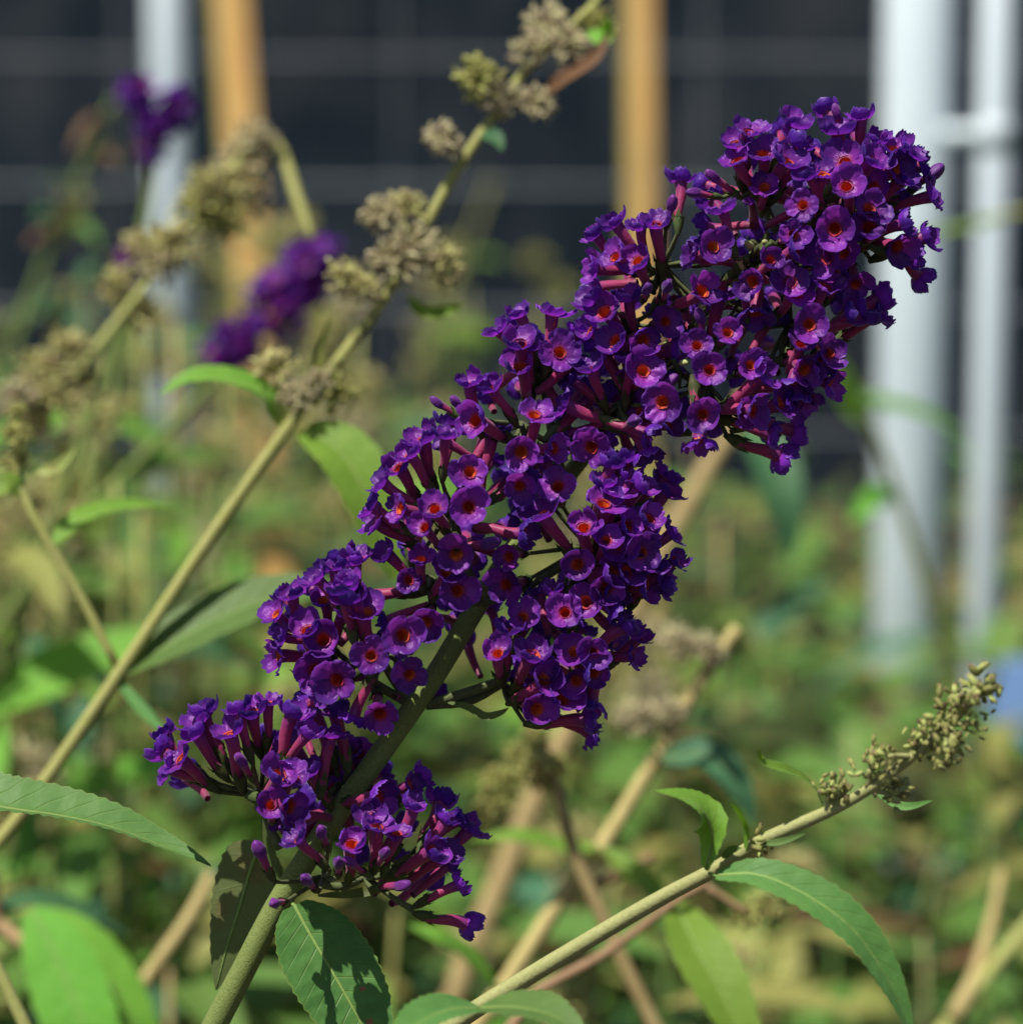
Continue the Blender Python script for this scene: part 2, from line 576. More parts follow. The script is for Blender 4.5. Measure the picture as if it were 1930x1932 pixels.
# gate hung on that post: upright, hinges, rail
YG = 1.955
xg = xat(1872, 400, YG)
gt = thing('pipe_gate', 'thin white pipe gate frame hinged to the thick post', 'gate', (xg, YG, 0))
rg = 62 * TAN / 1932 * YG / 2
MB().tube([Vector((xg, YG, 0.08)), Vector((xg, YG, 1.75))], rg, 20).build('upright', M['white_paint'], gt)
MB().tube([Vector((xg + 1.0, YG, 0.08)), Vector((xg + 1.0, YG, 1.75))], rg, 20).build('upright', M['white_paint'], gt)
for z in (0.12, 1.71):
    MB().tube([Vector((xg, YG, z)), Vector((xg + 1.0, YG, z))], rg * 0.9, 16).build('rail', M['white_paint'], gt)
for row in (252, 1500):
    z = zat(row, 2.0)
    h = MB()
    h.tube([Vector((xp, 2.0, z)), Vector((xg, YG, z))], 0.0055, 12)
    h.tube([Vector((xg, YG, z - 0.010)), Vector((xg, YG, z + 0.010))], rg * 1.06, 18)
    h.build('hinge', M['white_paint'], gt)


def stake(label, p_top, p_bot, d, w, rz):
    a = P(p_top[0], p_top[1], d); b = P(p_bot[0], p_bot[1], d)
    ax = (a - b).normalized()
    foot = b + ax * (-(b.z + 0.1) / ax.z)
    top = a + ax * 0.28
    t = thing('timber_stake', label, 'stake', (foot.x, foot.y, 0), 'timber stakes along the fence')
    z = ax; x = Vector((math.cos(rz), math.sin(rz), 0)); x = (x - z * x.dot(z)).normalized(); y = z.cross(x)
    v, f = [], []
    n = 14
    ww = w / 2
    ch = 0.12
    prof = [(-1 + ch, -1), (1 - ch, -1), (1, -1 + ch), (1, 1 - ch), (1 - ch, 1), (-1 + ch, 1), (-1, 1 - ch), (-1, -1 + ch)]
    for i in range(n):
        c = foot.lerp(top, i / (n - 1)) + x * 0.0015 * noise.noise(Vector((i * .7, d, 0)))
        for px, py in prof:
            v.append(c + x * px * ww + y * py * ww)
    for i in range(n - 1):
        for q in range(8):
            a_ = i * 8 + q; b_ = i * 8 + (q + 1) % 8
            f.append((a_, b_, b_ + 8, a_ + 8))
    f.append(tuple(range(8))[::-1]); f.append(tuple((n - 1) * 8 + q for q in range(8)))
    sh = mesh_obj('shaft', v, f, [M['timber'], M['olive_face']], t, smooth=False, origin=t.location)
    for i in range(n - 1):
        sh.data.polygons[i * 8 + 6].material_index = 1  # olive tone along one side face of the stake
    e = MB(); e.box(top + z * 0.004, w * 0.9, w * 0.9, 0.008, Matrix((x, y, z)).transposed())
    e.build('end_grain', M['timber'], t, smooth=False)


stake('square pine stake leaning slightly beside the slim white post', (432, 0), (472, 540), 2.15, 0.0225, math.radians(19))
stake('upright square pine stake standing clear of the white posts', (1204, 0), (1207, 400), 2.3, 0.0185, math.radians(16))

# blue plastic plant marker among the shrubs
bp = P(1912, 1320, 1.75)
bt = thing('plant_marker', 'pale blue plastic plant marker half hidden in the shrubs', 'marker', (bp.x, bp.y, 0))
MB().box(Vector((bp.x, bp.y, bp.z / 2 - 0.03)), 0.012, 0.004, bp.z + 0.06).build('spike', M['blue'], bt, smooth=False)
MB().box(Vector((bp.x, bp.y - 0.006, bp.z + 0.006)), 0.030, 0.005, 0.038).build('plate', M['blue_pale'], bt, smooth=False)
MB().box(Vector((bp.x - 0.002, bp.y - 0.007, bp.z - 0.030)), 0.024, 0.006, 0.030).build('plate', M['blue'], bt, smooth=False)


# ------------------------------------------------------------------ leaves
def leaf_geo(pts, width, n0, n1=None, fold=0.25, serr=0.035, nl=22, nw=8, wave=0.05, prof=0.85, seed=0, onesided=0.0):
    pts = catmull(pts, nl)
    n0 = Vector(n0).normalized(); n1 = Vector(n1).normalized() if n1 is not None else n0
    v, f, uv = [], [], []
    for i, p in enumerate(pts):
        t = i / (nl - 1)
        tg = (pts[min(i + 1, nl - 1)] - pts[max(i - 1, 0)]).normalized()
        nn = n0.lerp(n1, t)
        nn = (nn - tg * nn.dot(tg)).normalized()
        sd = tg.cross(nn)
        w = width / 2 * (math.sin(math.pi * min(1, (t * 0.97 + 0.03)) ** prof) ** 0.85 * 0.98 + 0.02)
        for j in range(nw + 1):
            s = j / nw * 2 - 1
            ss = 1 + serr * (1 if i % 2 else -1) * (abs(s) > 0.99) + 0.03 * noise.noise(Vector((t * 9, s * 2, seed)))
            ww = w * ss
            lift = fold * abs(s) * w + wave * w * noise.noise(Vector((t * 7 + seed, s * 1.7, seed * 3.1))) * abs(s)
            lift += 0.04 * w * math.cos(t * 13 * 2 * math.pi) * abs(s) * (1 - abs(s)) * 2
            v.append(p + sd * (s * ww) + nn * lift)
            uv.append((j / nw, t))
    for i in range(nl - 1):
        for j in range(nw):
            a = i * (nw + 1) + j
            f.append((a, a + 1, a + nw + 2, a + nw + 1))
    return v, f, uv


def leaf(parent, pts, width, n0, n1=None, mat='leaf', petiole=None, pr=0.0005, name='leaf', midrib=True, org=None, **kw):
    org = parent.location.copy() if org is None else org
    v, f, uv = leaf_geo(pts, width, n0, n1, **kw)
    o = mesh_obj(name, v, f, M[mat], parent, uvs=uv, origin=org)
    if midrib:
        n0v = Vector(n0).normalized(); n1v = Vector(n1 or n0).normalized()
        c = catmull(pts, 16)
        off = []
        for i, p in enumerate(c):
            off.append(p - n0v.lerp(n1v, i / 15) * 0.00015)
        mb = MB()
        if petiole is not None:
            off = [Vector(petiole)] + off
        mb.tube(off, [pr * (1 - 0.85 * i / (len(off) - 1)) for i in range(len(off))], 6)
        me = mb.mesh('midrib', M['rib'], origin=org)
        link('midrib', me, o)
    return o


# shared leaf meshes along +X (for the background shrubs)
LEAFS = {}
for key in ('leaf_bush', 'leaf_teal', 'leaf_yellow', 'leaf_brown', 'leaf_lit', 'leaf'):
    LEAFS[key] = []
    for q in range(4):
        dr = random.uniform(0.1, 0.45); tw = random.uniform(-0.12, 0.12)
        pts = [Vector((t, tw * math.sin(t * 3), 0.10 * math.sin(t * 2.2) - dr * t * t)) for t in (0, 0.25, 0.5, 0.75, 1.0)]
        v, f, uv = leaf_geo(pts, random.uniform(0.22, 0.31), (0, 0, 1), fold=random.uniform(0.15, 0.5), nl=9, nw=4, wave=0.15, serr=0, seed=q)
        me = bpy.data.meshes.new('leaf'); me.from_pydata([tuple(a) for a in v], [], f)
        finish(me, M[key], uv)
        LEAFS[key].append(me)


def orient(pos, xdir, zhint, s):
    x = Vector(xdir).normalized(); z = Vector(zhint); z = (z - x * z.dot(x))
    if z.length < 1e-4: z = x.orthogonal()
    z.normalize(); y = z.cross(x)
    m = Matrix((x, y, z)).transposed().to_4x4()
    return Matrix.Translation(pos) @ m @ Matrix.Scale(s, 4)


# shared seed head meshes (unit radius)
def seed_mesh(mat, q, n=96):
    rr = random.Random(q)
    mb = MB()
    for i in range(n):
        d = Vector((rr.gauss(0, 1), rr.gauss(0, 1), rr.gauss(0.25, 1))).normalized()
        c = d * rr.uniform(0.45, 0.95)
        c.z *= 0.8
        a = (d + Vector((rr.gauss(0, .35), rr.gauss(0, .35), rr.gauss(.2, .35)))).normalized()
        l = rr.uniform(0.11, 0.20)
        mb.ellipsoid(c, a, l, l * 0.5, 6, 5)
        if i % 2 == 0:
            mb.tube([Vector((0, 0, -0.1)), c * 0.6, c], [0.05, 0.035, 0.03], 4, cap=False)
        if i % 3 == 0:
            mb.tube([c + a * l * .8, c + a * (l + 0.12)], [0.045, 0.012], 4)
    return mb.mesh('seed_cluster', M[mat])


SEEDS = {m: [seed_mesh(m, 7 * q + i) for q in range(3)] for i, m in enumerate(('seed', 'seed_green', 'seed_pink'))}


def seeds(parent, lst, d, mat='seed', org=None):
    org = parent.location if org is None else org
    for (x, y, r) in lst:
        dd = d(x, y) if callable(d) else d
        p = P(x, y, dd + random.uniform(-0.006, 0.006))
        m = mat if isinstance(mat, str) else random.choice(mat)
        ax = Vector((random.gauss(0, .5), random.gauss(0, .5), 1))
        link('seed_cluster', random.choice(SEEDS[m]), parent,
             orient(p - org, ax.orthogonal(), ax, r * 1.18 * TAN / 1932 * dd))


def to_ground(p, dx=0.0, dy=0.0, tan=None):
    """points that carry a stem from p down to the soil, leaving p along its own direction"""
    if tan is not None:
        q = p - tan.normalized() * 0.10
        r = q - tan.normalized() * 0.10 + Vector((0, 0, -0.06))
        return [Vector((r.x + dx * .5, r.y + dy, -0.05)), Vector((r.x + dx * .3, r.y + dy * 0.75, r.z * 0.5)), r, q]
    return [Vector((p.x + dx, p.y + dy, -0.05)), Vector((p.x + dx * 0.75, p.y + dy * 0.75, p.z * 0.45)), Vector((p.x + dx * 0.3, p.y + dy * 0.3, p.z * 0.8))]


# ------------------------------------------------------------------ florets
def floret_variant(q):
    rr = random.Random(100 + q)
    cup = [0.60, 0.95, 1.3, 1.65, 1.15, 0.85, 1.9, 1.45][q % 8]        # how far the lobes close
    R = 0.0044; r0 = 0.00100; L = 0.0098
    bend = rr.uniform(-0.0012, 0.0012)
    petals = []
    for s in range(4):
        base = s * math.pi / 2 + rr.uniform(-0.12, 0.12)
        nu, nv = 17, 11
        cupk = cup * rr.uniform(0.7, 1.3)
        Rk = R * rr.uniform(0.9, 1.1)
        v, f, uv = [], [], []
        half = math.radians(rr.uniform(50, 58))
        tilt = rr.choice((-1, 1)) * 0.0003
        ph = rr.uniform(0, 50)
        curl = rr.uniform(-0.8, 1.0)
        for j in range(nv):
            t = j / (nv - 1)
            for i in range(nu):
                u = i / (nu - 1) * 2 - 1
                th = base + u * half * (1 - 0.12 * t)
                E = (1 - 0.30 * abs(u) ** 2.8)
                E *= 1 + t * 0.10 * noise.noise(Vector((u * 4.5, ph, q))) + t * 0.045 * noise.noise(Vector((u * 9, ph, q)))
                ro = t * E
                phi = cupk * ro                                     # arc: flat start, rising rim
                arc = (Rk - r0)
                rad = r0 + arc * (math.sin(phi) / cupk if cupk > 0.02 else ro)
                z = arc * (1 - math.cos(phi)) / cupk
                z += tilt * u * t + 0.0008 * t * noise.noise(Vector((u * 2.5, t * 2.5, ph)))
                if t > 0.7:
                    z += (t - 0.7) ** 2 * 0.009 * curl
                    z += (t - 0.7) * 0.0016 * noise.noise(Vector((u * 9, ph, 3)))
                z -= 0.00015 * (1 - t)
                v.append((rad * math.cos(th) + bend, rad * math.sin(th), L + z))
                uv.append((u * 0.5 + 0.5, t))
        for j in range(nv - 1):
            for i in range(nu - 1):
                a = j * nu + i
                f.append((a, a + nu, a + nu + 1, a + 1))
        # normals face into the cup: winding checked by z sign
        me = bpy.data.meshes.new('petal'); me.from_pydata(v, [], [x[::-1] for x in f])
        finish(me, M['petal'], uv)
        petals.append(me)
    tb = MB()
    n = 7
    pts = [Vector((bend * (i / (n - 1)) ** 2, 0.0003 * math.sin(i), L * i / (n - 1))) for i in range(n)]
    tb.tube(pts, [0.00075, 0.00085, 0.0009, 0.00095, 0.00105, 0.00115, 0.00128], 10, cap=False)
    # inner wall: orange throat
    b0 = len(tb.v)
    for i, (z, r) in enumerate(((L + 0.00003, 0.00126), (L - 0.0006, 0.00100), (L - 0.0016, 0.00085), (L - 0.0030, 0.0006))):
        for k2 in range(10):
            a = 2 * math.pi * k2 / 10
            sq = 1 + 0.08 * math.cos(4 * a)
            tb.v.append(Vector((bend * (z / L) ** 2 + r * sq * math.cos(a), r * sq * math.sin(a), z))); tb.uv.append((k2 / 10, 0.5))
    for i in range(3):
        for k2 in range(10):
            a = b0 + i * 10 + k2; b = b0 + i * 10 + (k2 + 1) % 10
            tb.f.append((a, b, b + 10, a + 10)); tb.mi.append(1)
    tb.f.append(tuple(b0 + 30 + k2 for k2 in range(10))); tb.mi.append(1)
    return tb.mesh('floret', [M['tube'], M['throat']]), petals


VAR = [floret_variant(q) for q in range(12)]


def calyx_mesh(q):
    rr = random.Random(q)
    mb = MB()
    mb.tube([Vector((0, 0, -0.0012)), Vector((0, 0, 0)), Vector((0, 0, 0.0012)), Vector((0, 0, 0.0026))], [0.0004, 0.0008, 0.00112, 0.00112], 8, cap=False)
    for k2 in range(4):
        a = k2 * math.pi / 2 + rr.uniform(-.2, .2)
        d = Vector((math.cos(a), math.sin(a), 0))
        s = Vector((-math.sin(a), math.cos(a), 0))
        b0 = len(mb.v)
        for p in (d * 0.00112 - s * 0.0006 + Vector((0, 0, .0024)), d * 0.00112 + s * 0.0006 + Vector((0, 0, .0024)), d * 0.0015 + Vector((0, 0, 0.0042))):
            mb.v.append(p); mb.uv.append((0, 0))
        mb.f.append((b0, b0 + 1, b0 + 2)); mb.mi.append(0)
    return mb.mesh('calyx', M['calyx'])


CALYX = [calyx_mesh(q) for q in range(3)]


def bud_mesh(q):
    rr = random.Random(q)
    mb = MB()
    L = rr.uniform(0.0060, 0.0085)
    mb.tube([Vector((0, 0, 0)), Vector((0.0002, 0, L * .5)), Vector((0, 0.0002, L))], [0.0007, 0.0008, 0.0011], 8, cap=False)
    mb.ellipsoid(Vector((0, 0.0002, L + 0.0013)), (0.1, 0, 1), 0.0027, 0.0016, 16, 9, groove=0.22, mi=1)
    return mb.mesh('flower_bud', [M['tube'], M['bud_violet']]), L


BUDS = [bud_mesh(q) for q in range(5)]

CY = [  # centre x, y, z (towards camera), reach, base x, y
    ('E', 490, 1500, 0, 190, 530, 1600), ('e', 640, 1480, -30, 150, 610, 1560),
    ('F', 610, 1655, 15, 225, 572, 1658), ('f', 690, 1655, 5, 190, 585, 1662),
    ('D', 700, 1200, 30, 175, 785, 1335), ('d', 610, 1200, 0, 120, 785, 1335),
    ('G', 950, 1290, -10, 180, 805, 1330), ('g', 1080, 1210, 20, 130, 805, 1330),
    ('C', 850, 950, 40, 175, 905, 1140), ('c', 810, 1090, 30, 130, 905, 1140),
    ('H', 1110, 1030, -25, 190, 905, 1140),
    ('B', 985, 800, 20, 165, 1060, 900), ('b', 1020, 690, 0, 110, 1060, 900),
    ('I', 1170, 760, 20, 120, 1160, 790), ('J', 1190, 610, 0, 110, 1230, 690),
    ('K', 1330, 720, 10, 180, 1255, 665), ('L', 1250, 500, 15, 165, 1330, 580),
    ('M', 1490, 610, 0, 170, 1360, 560), ('N', 1430, 470, 45, 140, 1440, 470),
    ('O', 1430, 340, 0, 135, 1470, 440), ('Q', 1590, 390, 15, 165, 1500, 420), ('S', 1620, 320, -10, 120, 1540, 385),
]

Z1 = (1062.6, 193.2); Z2 = (627.9, 531.3); Z3 = (241.5, 1062.6)
HEADS = [
 (Z1, 'o', '735,740 1205,535 1365,610 1150,665 1140,900 520,1095 670,1235 825,1145 405,1350 1240,1095 930,1335 690,1585 495,1510 725,1355'),
 (Z1, 's', '1000,420 1010,250 860,220 950,150 1130,110 1190,230 1400,150 1470,90 1570,200 1560,290 1720,240 1780,310 1830,450 1710,400 1560,550 1450,430 1250,370 1740,780 1800,670 1800,860 790,560 590,400 150,690 260,630 370,630 480,620 260,760 350,820 170,830 230,1070 140,990 310,990 960,890 1330,760 1480,1050 1580,1080 1490,900 1280,1300 1240,1480 1150,1620 1050,1790 700,1690 410,1190 1330,1390 1180,1400 1080,1530 960,1560 1330,50 1640,250'),
 (Z1, 'b', '770,390 540,530 690,1100 910,980 1370,930 420,950 520,940 1560,670 1380,70 680,460 1840,370'),
 (Z2, 'o', '1110,1035 945,1045 700,1115 660,965 930,850 1290,810 610,1340 885,1370 625,1540 890,1540 1170,1660 945,1680 330,1790 495,1700 1550,1365 1290,1850 1140,380'),
 (Z2, 's', '960,300 940,180 1130,180 850,250 950,440 680,520 810,530 1290,260 1400,290 1290,440 730,730 570,780 430,820 400,880 1030,690 1100,830 260,1020 510,1120 350,1130 200,1150 230,1220 270,1390 430,1400 140,1380 90,1430 330,950 40,1570 120,1600 160,1680 80,1500 20,1450 1260,1410 1480,1000 1560,860 1650,980 1680,1080 1700,1290 1720,1400 1650,1550 1400,1650 1450,1730 1520,1790 1500,1880 1380,930 1080,1170 1250,1230 450,1250 560,1450'),
 (Z2, 'b', '640,620 545,620 760,1320'),
 (Z3, 'o', '1215,485 1395,555 1055,580 1250,760'),
 (Z3, 's', '960,90 820,170 760,260 980,200 880,340 790,370 980,420 760,480 1090,150 940,560 980,650 900,690 400,760 350,820 180,880 210,940 210,1050 260,1010 330,890 540,760 600,760 720,710 500,880 830,770 950,740 1060,760 1150,760 880,850 1000,880 1100,960 1180,960 930,1040 1040,1020 830,1060 770,1080 740,1230 820,1210 1040,1170 1290,1130 1270,1200 1400,1120 1480,1100 1430,1240 1570,1200 1580,1300 1700,1340 1650,1300 1330,1370 1280,1340 1540,1460 1640,1610 1670,1820 850,1390'),
 (Z3, 'b', '670,1470 910,1600 1060,1520 1130,1510 1280,1470 1360,1620 750,1710 980,1370 580,1010'),
]
HEADS.append((Z2, 's', '1340,1010 1420,900 1510,930 1440,1080 1560,1040 1600,1180 1380,1140 1480,1200 1560,1270 1360,1290 1440,1340 1600,1440 1390,1430 1490,1480 1340,1540 1570,1550 1290,1600 1400,1560 1640,1480 1560,780'))
HEADS.append((Z3, 's', '2290,790 2330,690 2180,660 2260,580 2340,560 2050,710 2130,530 2000,450 1840,450 1920,340 2230,470 2090,620 2310,860'))
HEADS.append((Z1, 's', '1432,737 1551,631 1671,751 1325,924 1445,1084 1565,1004 1218,1323 1325,1243 1112,1523 1218,1470 1032,1643 899,1550 1165,977 1005,1403 1698,604 1538,418 1658,351 1432,311 1285,364 872,284 1112,284'))
SIL = [(1370, 250), (1420, 235), (1460, 222), (1530, 230), (1600, 208), (1660, 235), (1720, 270), (1750, 330), (1775, 370), (1755, 440), (1755, 520),
       (1680, 520), (1670, 640), (1580, 620), (1570, 720), (1540, 790), (1470, 860), (1440, 885), (1380, 820), (1330, 840), (1240, 820), (1200, 830),
       (1240, 870), (1280, 940), (1298, 1050), (1275, 1120), (1240, 1145), (1210, 1180), (1190, 1260), (1150, 1240), (1130, 1260), (1135, 1320), (1110, 1400),
       (1060, 1350), (900, 1330), (830, 1330), (740, 1480), (860, 1510), (905, 1570), (880, 1640), (860, 1690), (740, 1690), (600, 1680),
       (520, 1690), (560, 1600), (480, 1530), (430, 1500), (310, 1480), (285, 1400), (370, 1330), (560, 1310), (620, 1320), (540, 1260), (510, 1240), (505, 1150),
       (560, 1070), (650, 1040), (690, 1000), (690, 950), (720, 880), (800, 800), (810, 760), (870, 700), (950, 670), (935, 620), (1020, 565), (1090, 600),
       (1110, 550), (1100, 510), (1100, 440), (1250, 390), (1250, 345), (1290, 320), (1350, 320)]


def inside(x, y):
    c = False
    n = len(SIL)
    for i in range(n):
        x0, y0 = SIL[i]; x1, y1 = SIL[(i + 1) % n]
        if (y0 > y) != (y1 > y) and x < (x1 - x0) * (y - y0) / (y1 - y0) + x0:
            c = not c
    return c


AX = [(390, 1965, 0), (460, 1830, 0), (535, 1690, 0), (640, 1530, 0), (755, 1370, 2), (830, 1260, 6), (905, 1135, -10), (1000, 990, -55), (1110, 850, -80), (1230, 690, -70), (1360, 560, -50), (1480, 440, -20), (1580, 340, 0)]
sroot = PZ(390, 1965, 0)
g0 = to_ground(sroot, -0.06, 0.10, PZ(460, 1830, 0) - sroot)
spike = thing('butterfly_bush', 'deep purple butterfly bush flower spike with orange throated florets, sharply in focus', 'flower', (g0[0].x, g0[0].y, 0))
so_ = spike.location.copy()
axis = g0 + [PZ(*a) for a in AX]
MB().tube(axis, [0.005, 0.0046, 0.004, 0.0034, 0.0031, 0.003, 0.003, 0.0028, 0.0027, 0.0026, 0.0026, 0.0023, 0.002, 0.0018, 0.0016, 0.0013, 0.0008], 14, n=120).build('stem', M['stem'], spike)

flo = []          # head position, dir, kind, cyme


def unproj(px, py, z):
    return Vector((px, py, z))


def add_head(x, y, kind, c=None, z=None):
    best = c
    if c is None:
        best = min(CY, key=lambda q: math.hypot(x - q[1], y - q[2]) / q[4])
    dx, dy = x - best[1], y - best[2]
    d = math.hypot(dx, dy)
    R = best[4]
    if z is None:
        z = best[3] + (math.sqrt(max(0, R * R - d * d)) if d < R else 0) * 0.9
        if kind == 's': z += random.uniform(-18, 10)
    zz = z - best[3]
    dv = Vector((dx, dy, zz))
    dv = dv / max(dv.length, 1e-6)
    if kind == 'o':
        dv = Vector((dv.x * 0.55, dv.y * 0.55 - 0.05, 1.0))
        z += 6
    else:
        dv += Vector((random.gauss(0, .18), random.gauss(0, .18) - 0.42, random.gauss(-0.22, .2)))
    dv.normalize()
    if kind != 'o' and 1150 < y < 1560:
        sx = 535 + (1690 - y) * (905 - 535) / (1690 - 1135)
        if sx - 75 < x < sx + 60: z = min(z, -45)
    flo.append((Vector((x, y, z)), dv, kind, best))


for (ox, oy), kind, txt in HEADS:
    for tk in txt.split():
        a, b = tk.split(',')
        add_head(ox + .3754 * float(a), oy + .3754 * float(b), kind)

n_front = len(flo)
rr = random.Random(5)
tries = 0
n_ind = len(flo)
FILL = 190
filled = 0
while filled < FILL and tries < 20000:
    tries += 1
    c = rr.choice(CY)
    d = Vector((rr.gauss(0, 1), rr.gauss(0, 1), rr.gauss(-0.35, 1))).normalized()
    R = c[4] * rr.uniform(0.8, 1.0)
    p = Vector((c[1], c[2], c[3])) + d * R
    if not inside(p.x + d.x * 12, p.y + d.y * 12) or not inside(p.x - 18, p.y) or not inside(p.x + 18, p.y) or not inside(p.x, p.y + 18) or not inside(p.x, p.y - 18): continue
    front = p.z > -10 and n_ind < 300
    if min((p - f[0]).length for f in flo) < (40 if front else 42): continue
    if 1140 < p.y < 1580 and p.z > -40:
        sx = 535 + (1690 - p.y) * (905 - 535) / (1690 - 1135)
        if sx - 70 < p.x < sx + 60: continue
    if front:
        n_ind += 1
        add_head(p.x, p.y, 's' if rr.random() < 0.75 else 'b', c, p.z)
    else:
        add_head(p.x, p.y, 'h', c, p.z)
    filled += 1

pedic = {c[0]: MB() for c in CY}
nodes = {}
for c in CY:
    mb = pedic[c[0]]
    b = PZ(c[5], c[6], 4); cc = PZ(c[1], c[2], c[3] - 15)
    m = b.lerp(cc, 0.55) + Vector((0, 0, -0.002))
    mb.tube([b, m, cc], [0.0013, 0.0011, 0.0009], 8, n=8)
rr = random.Random(9)
hidden = MB()           # the florets crowded at the back of the spike, past the countable ones
hid_mi = []
for (h, dv, kind, c) in flo:
    W = PZ(h.x, h.y, h.z)
    D = (RIGHT * dv.x - UPV * dv.y - FWD * dv.z).normalized()
    L = 0.0098
    s = rr.uniform(0.98, 1.36)
    if kind == 'b':
        me, bl = rr.choice(BUDS)
        s *= 0.80
        L = bl
        o = link('flower_bud', me, spike)
    else:
        q = rr.choice([2, 3, 6, 7, 10, 11, 3, 6, 4])
        if kind == 's': s *= 1.10
        if kind == 'o':
            q = rr.choice([0, 1, 2, 4, 5, 7, 9, 10, 8])
            s *= 1.02
        tm, pm = VAR[q]
        if kind != 'h':
            o = link('floret', tm, spike)
    base = W - D * (L * s * 0.98)
    rollv = Vector((rr.gauss(0, 1), rr.gauss(0, 1), rr.gauss(0, 1)))
    mw = orient(base - so_, (rollv - D * rollv.dot(D)), D, s)
    if kind == 'h':
        for me, m0 in [(tm, 0)] + [(pp, 1) for pp in pm]:
            b0 = len(hidden.v)
            hidden.v += [mw @ v.co for v in me.vertices]
            uvl = me.uv_layers[0].data
            uvs = [(0, 0)] * len(me.vertices)
            for li, l in enumerate(me.loops): uvs[l.vertex_index] = tuple(uvl[li].uv)
            hidden.uv += uvs
            for f in me.polygons:
                hidden.f.append(tuple(b0 + i for i in f.vertices))
                hidden.mi.append(2 if (m0 == 0 and f.material_index == 1) else m0)
        continue
    o.matrix_local = mw
    if kind != 'b':
        for pmesh in pm:
            link('petal', pmesh, o)
    link('calyx', rr.choice(CALYX), o)
    cc = PZ(c[1], c[2], c[3] - 15)
    st = cc.lerp(base, 0.1)
    mid = cc.lerp(base, 0.6) - D * 0.001
    pedic[c[0]].tube([cc, mid, base - D * 0.0008, base], [0.0008, 0.0006, 0.0005, 0.0005], 6, n=7, cap=False)
ho = hidden.build('crowded_florets', [M['tube'], M['petal'], M['throat']], spike, origin=Vector((0, 0, 0)))
ho['kind'] = 'stuff'
for c in CY:
    pedic[c[0]].build('flower_stalk', M['stalk'], spike)

# leaves and bracts on the main stem
CAMN = -FWD
leaf(spike, [PZ(556, 1708, 14), PZ(585, 1762, 30), PZ(628, 1835, 50), PZ(668, 1905, 65), PZ(705, 1975, 75), PZ(745, 2060, 80)], 0.0225,
     CAMN * 0.75 + UPV * 0.75 + RIGHT * 0.12, CAMN * 0.9 + UPV * 0.5, 'leaf_hero', petiole=PZ(536, 1692, 4), pr=0.0006, fold=0.10, serr=0.022, nl=44, prof=0.75, seed=3)
leaf(spike, [PZ(492, 1596, -60), PZ(474, 1640, -62), PZ(452, 1715, -66), PZ(428, 1790, -70), PZ(408, 1868, -76)], 0.0180,
     -CAMN * 0.9 - UPV * 0.1 + RIGHT * 0.35, -CAMN + RIGHT * 0.25, 'leaf_olive', petiole=PZ(538, 1690, -10), pr=0.0006, fold=0.12, serr=0.03, nl=30, prof=0.62, seed=5)
for pts, w, m in (
    ([PZ(515, 1480, -20), PZ(505, 1540, -10), PZ(512, 1610, -5), PZ(530, 1680, 0)], 0.0030, 'leaf_olive'),
    ([PZ(845, 1325, 10), PZ(885, 1335, 25), PZ(915, 1352, 30), PZ(945, 1345, 35), PZ(960, 1335, 38)], 0.0022, 'leaf_olive'),
    ([PZ(660, 1310, 10), PZ(620, 1300, 20), PZ(575, 1283, 25), PZ(545, 1262, 25)], 0.0016, 'leaf_olive'),
    ([PZ(600, 1690, 20), PZ(680, 1685, 35), PZ(730, 1670, 40), PZ(790, 1650, 40)], 0.0026, 'leaf_olive'),
    ([PZ(610, 1640, 30), PZ(618, 1590, 40), PZ(600, 1545, 45)], 0.0024, 'leaf_olive'),
):
    leaf(spike, pts, w, CAMN + UPV * .5, None, m, name='bract', midrib=False, serr=0, nl=12, nw=4)
# young green buds in the heart of the top cluster
for i in range(26):
    x, y = random.choice([(1425, 470), (1475, 475), (1520, 490), (1305, 640), (1440, 460), (1400, 500), (1420, 610), (1330, 590), (1290, 690)])
    x += random.gauss(0, 12); y += random.gauss(0, 10)
    a = (UPV * random.gauss(0.5, .5) + RIGHT * random.gauss(0, .6) - FWD * 0.7).normalized()
    p = PZ(x, y, 80 + random.uniform(-10, 15))
    mb = MB(); l = random.uniform(.0016, .0028)
    mb.ellipsoid(p, a, l, l * 0.36, 8, 6)
    mb.tube([p - a * l * .8, p - a * 0.006 + FWD * 0.002, PZ(1430, 510, 25)], [0.0004, 0.0004, 0.0005], 5, n=5)
    mb.build('green_bud', M['stem_pale' if i % 3 == 0 else 'calyx'], spike)


# ------------------------------------------------------------------ neighbouring sprays
def spray(label, path, dep, radii, mat, ground=(0.1, 0.1), name='butterfly_bush_stem', cat='plant', n=60, group=None):
    """path: picture points, dep: (first, last) depth; carried on to the soil from its first point"""
    m = len(path)
    pts = [P(x, y, dep[0] + (dep[1] - dep[0]) * i / (m - 1)) for i, (x, y) in enumerate(path)]
    gp = to_ground(pts[0], *ground, tan=pts[1] - pts[0]) if (pts[1] - pts[0]).z > 0 else to_ground(pts[0], *ground)
    t = thing(name, label, cat, (gp[0].x, gp[0].y, 0), group)
    full = gp + pts
    rad = [radii[0] * 1.1] * len(gp) + [radii[0] + (radii[1] - radii[0]) * i / (m - 1) for i in range(m)]
    MB().tube(full, rad, 10, n=n).build('stem', M[mat], t)
    return t


def dfun(path, dep):
    def f(x, y):
        i = min(range(len(path)), key=lambda q: math.hypot(path[q][0] - x, path[q][1] - y))
        return dep[0] + (dep[1] - dep[0]) * i / (len(path) - 1)
    return f


pxm = lambda px, d: px * TAN / 1932 * d

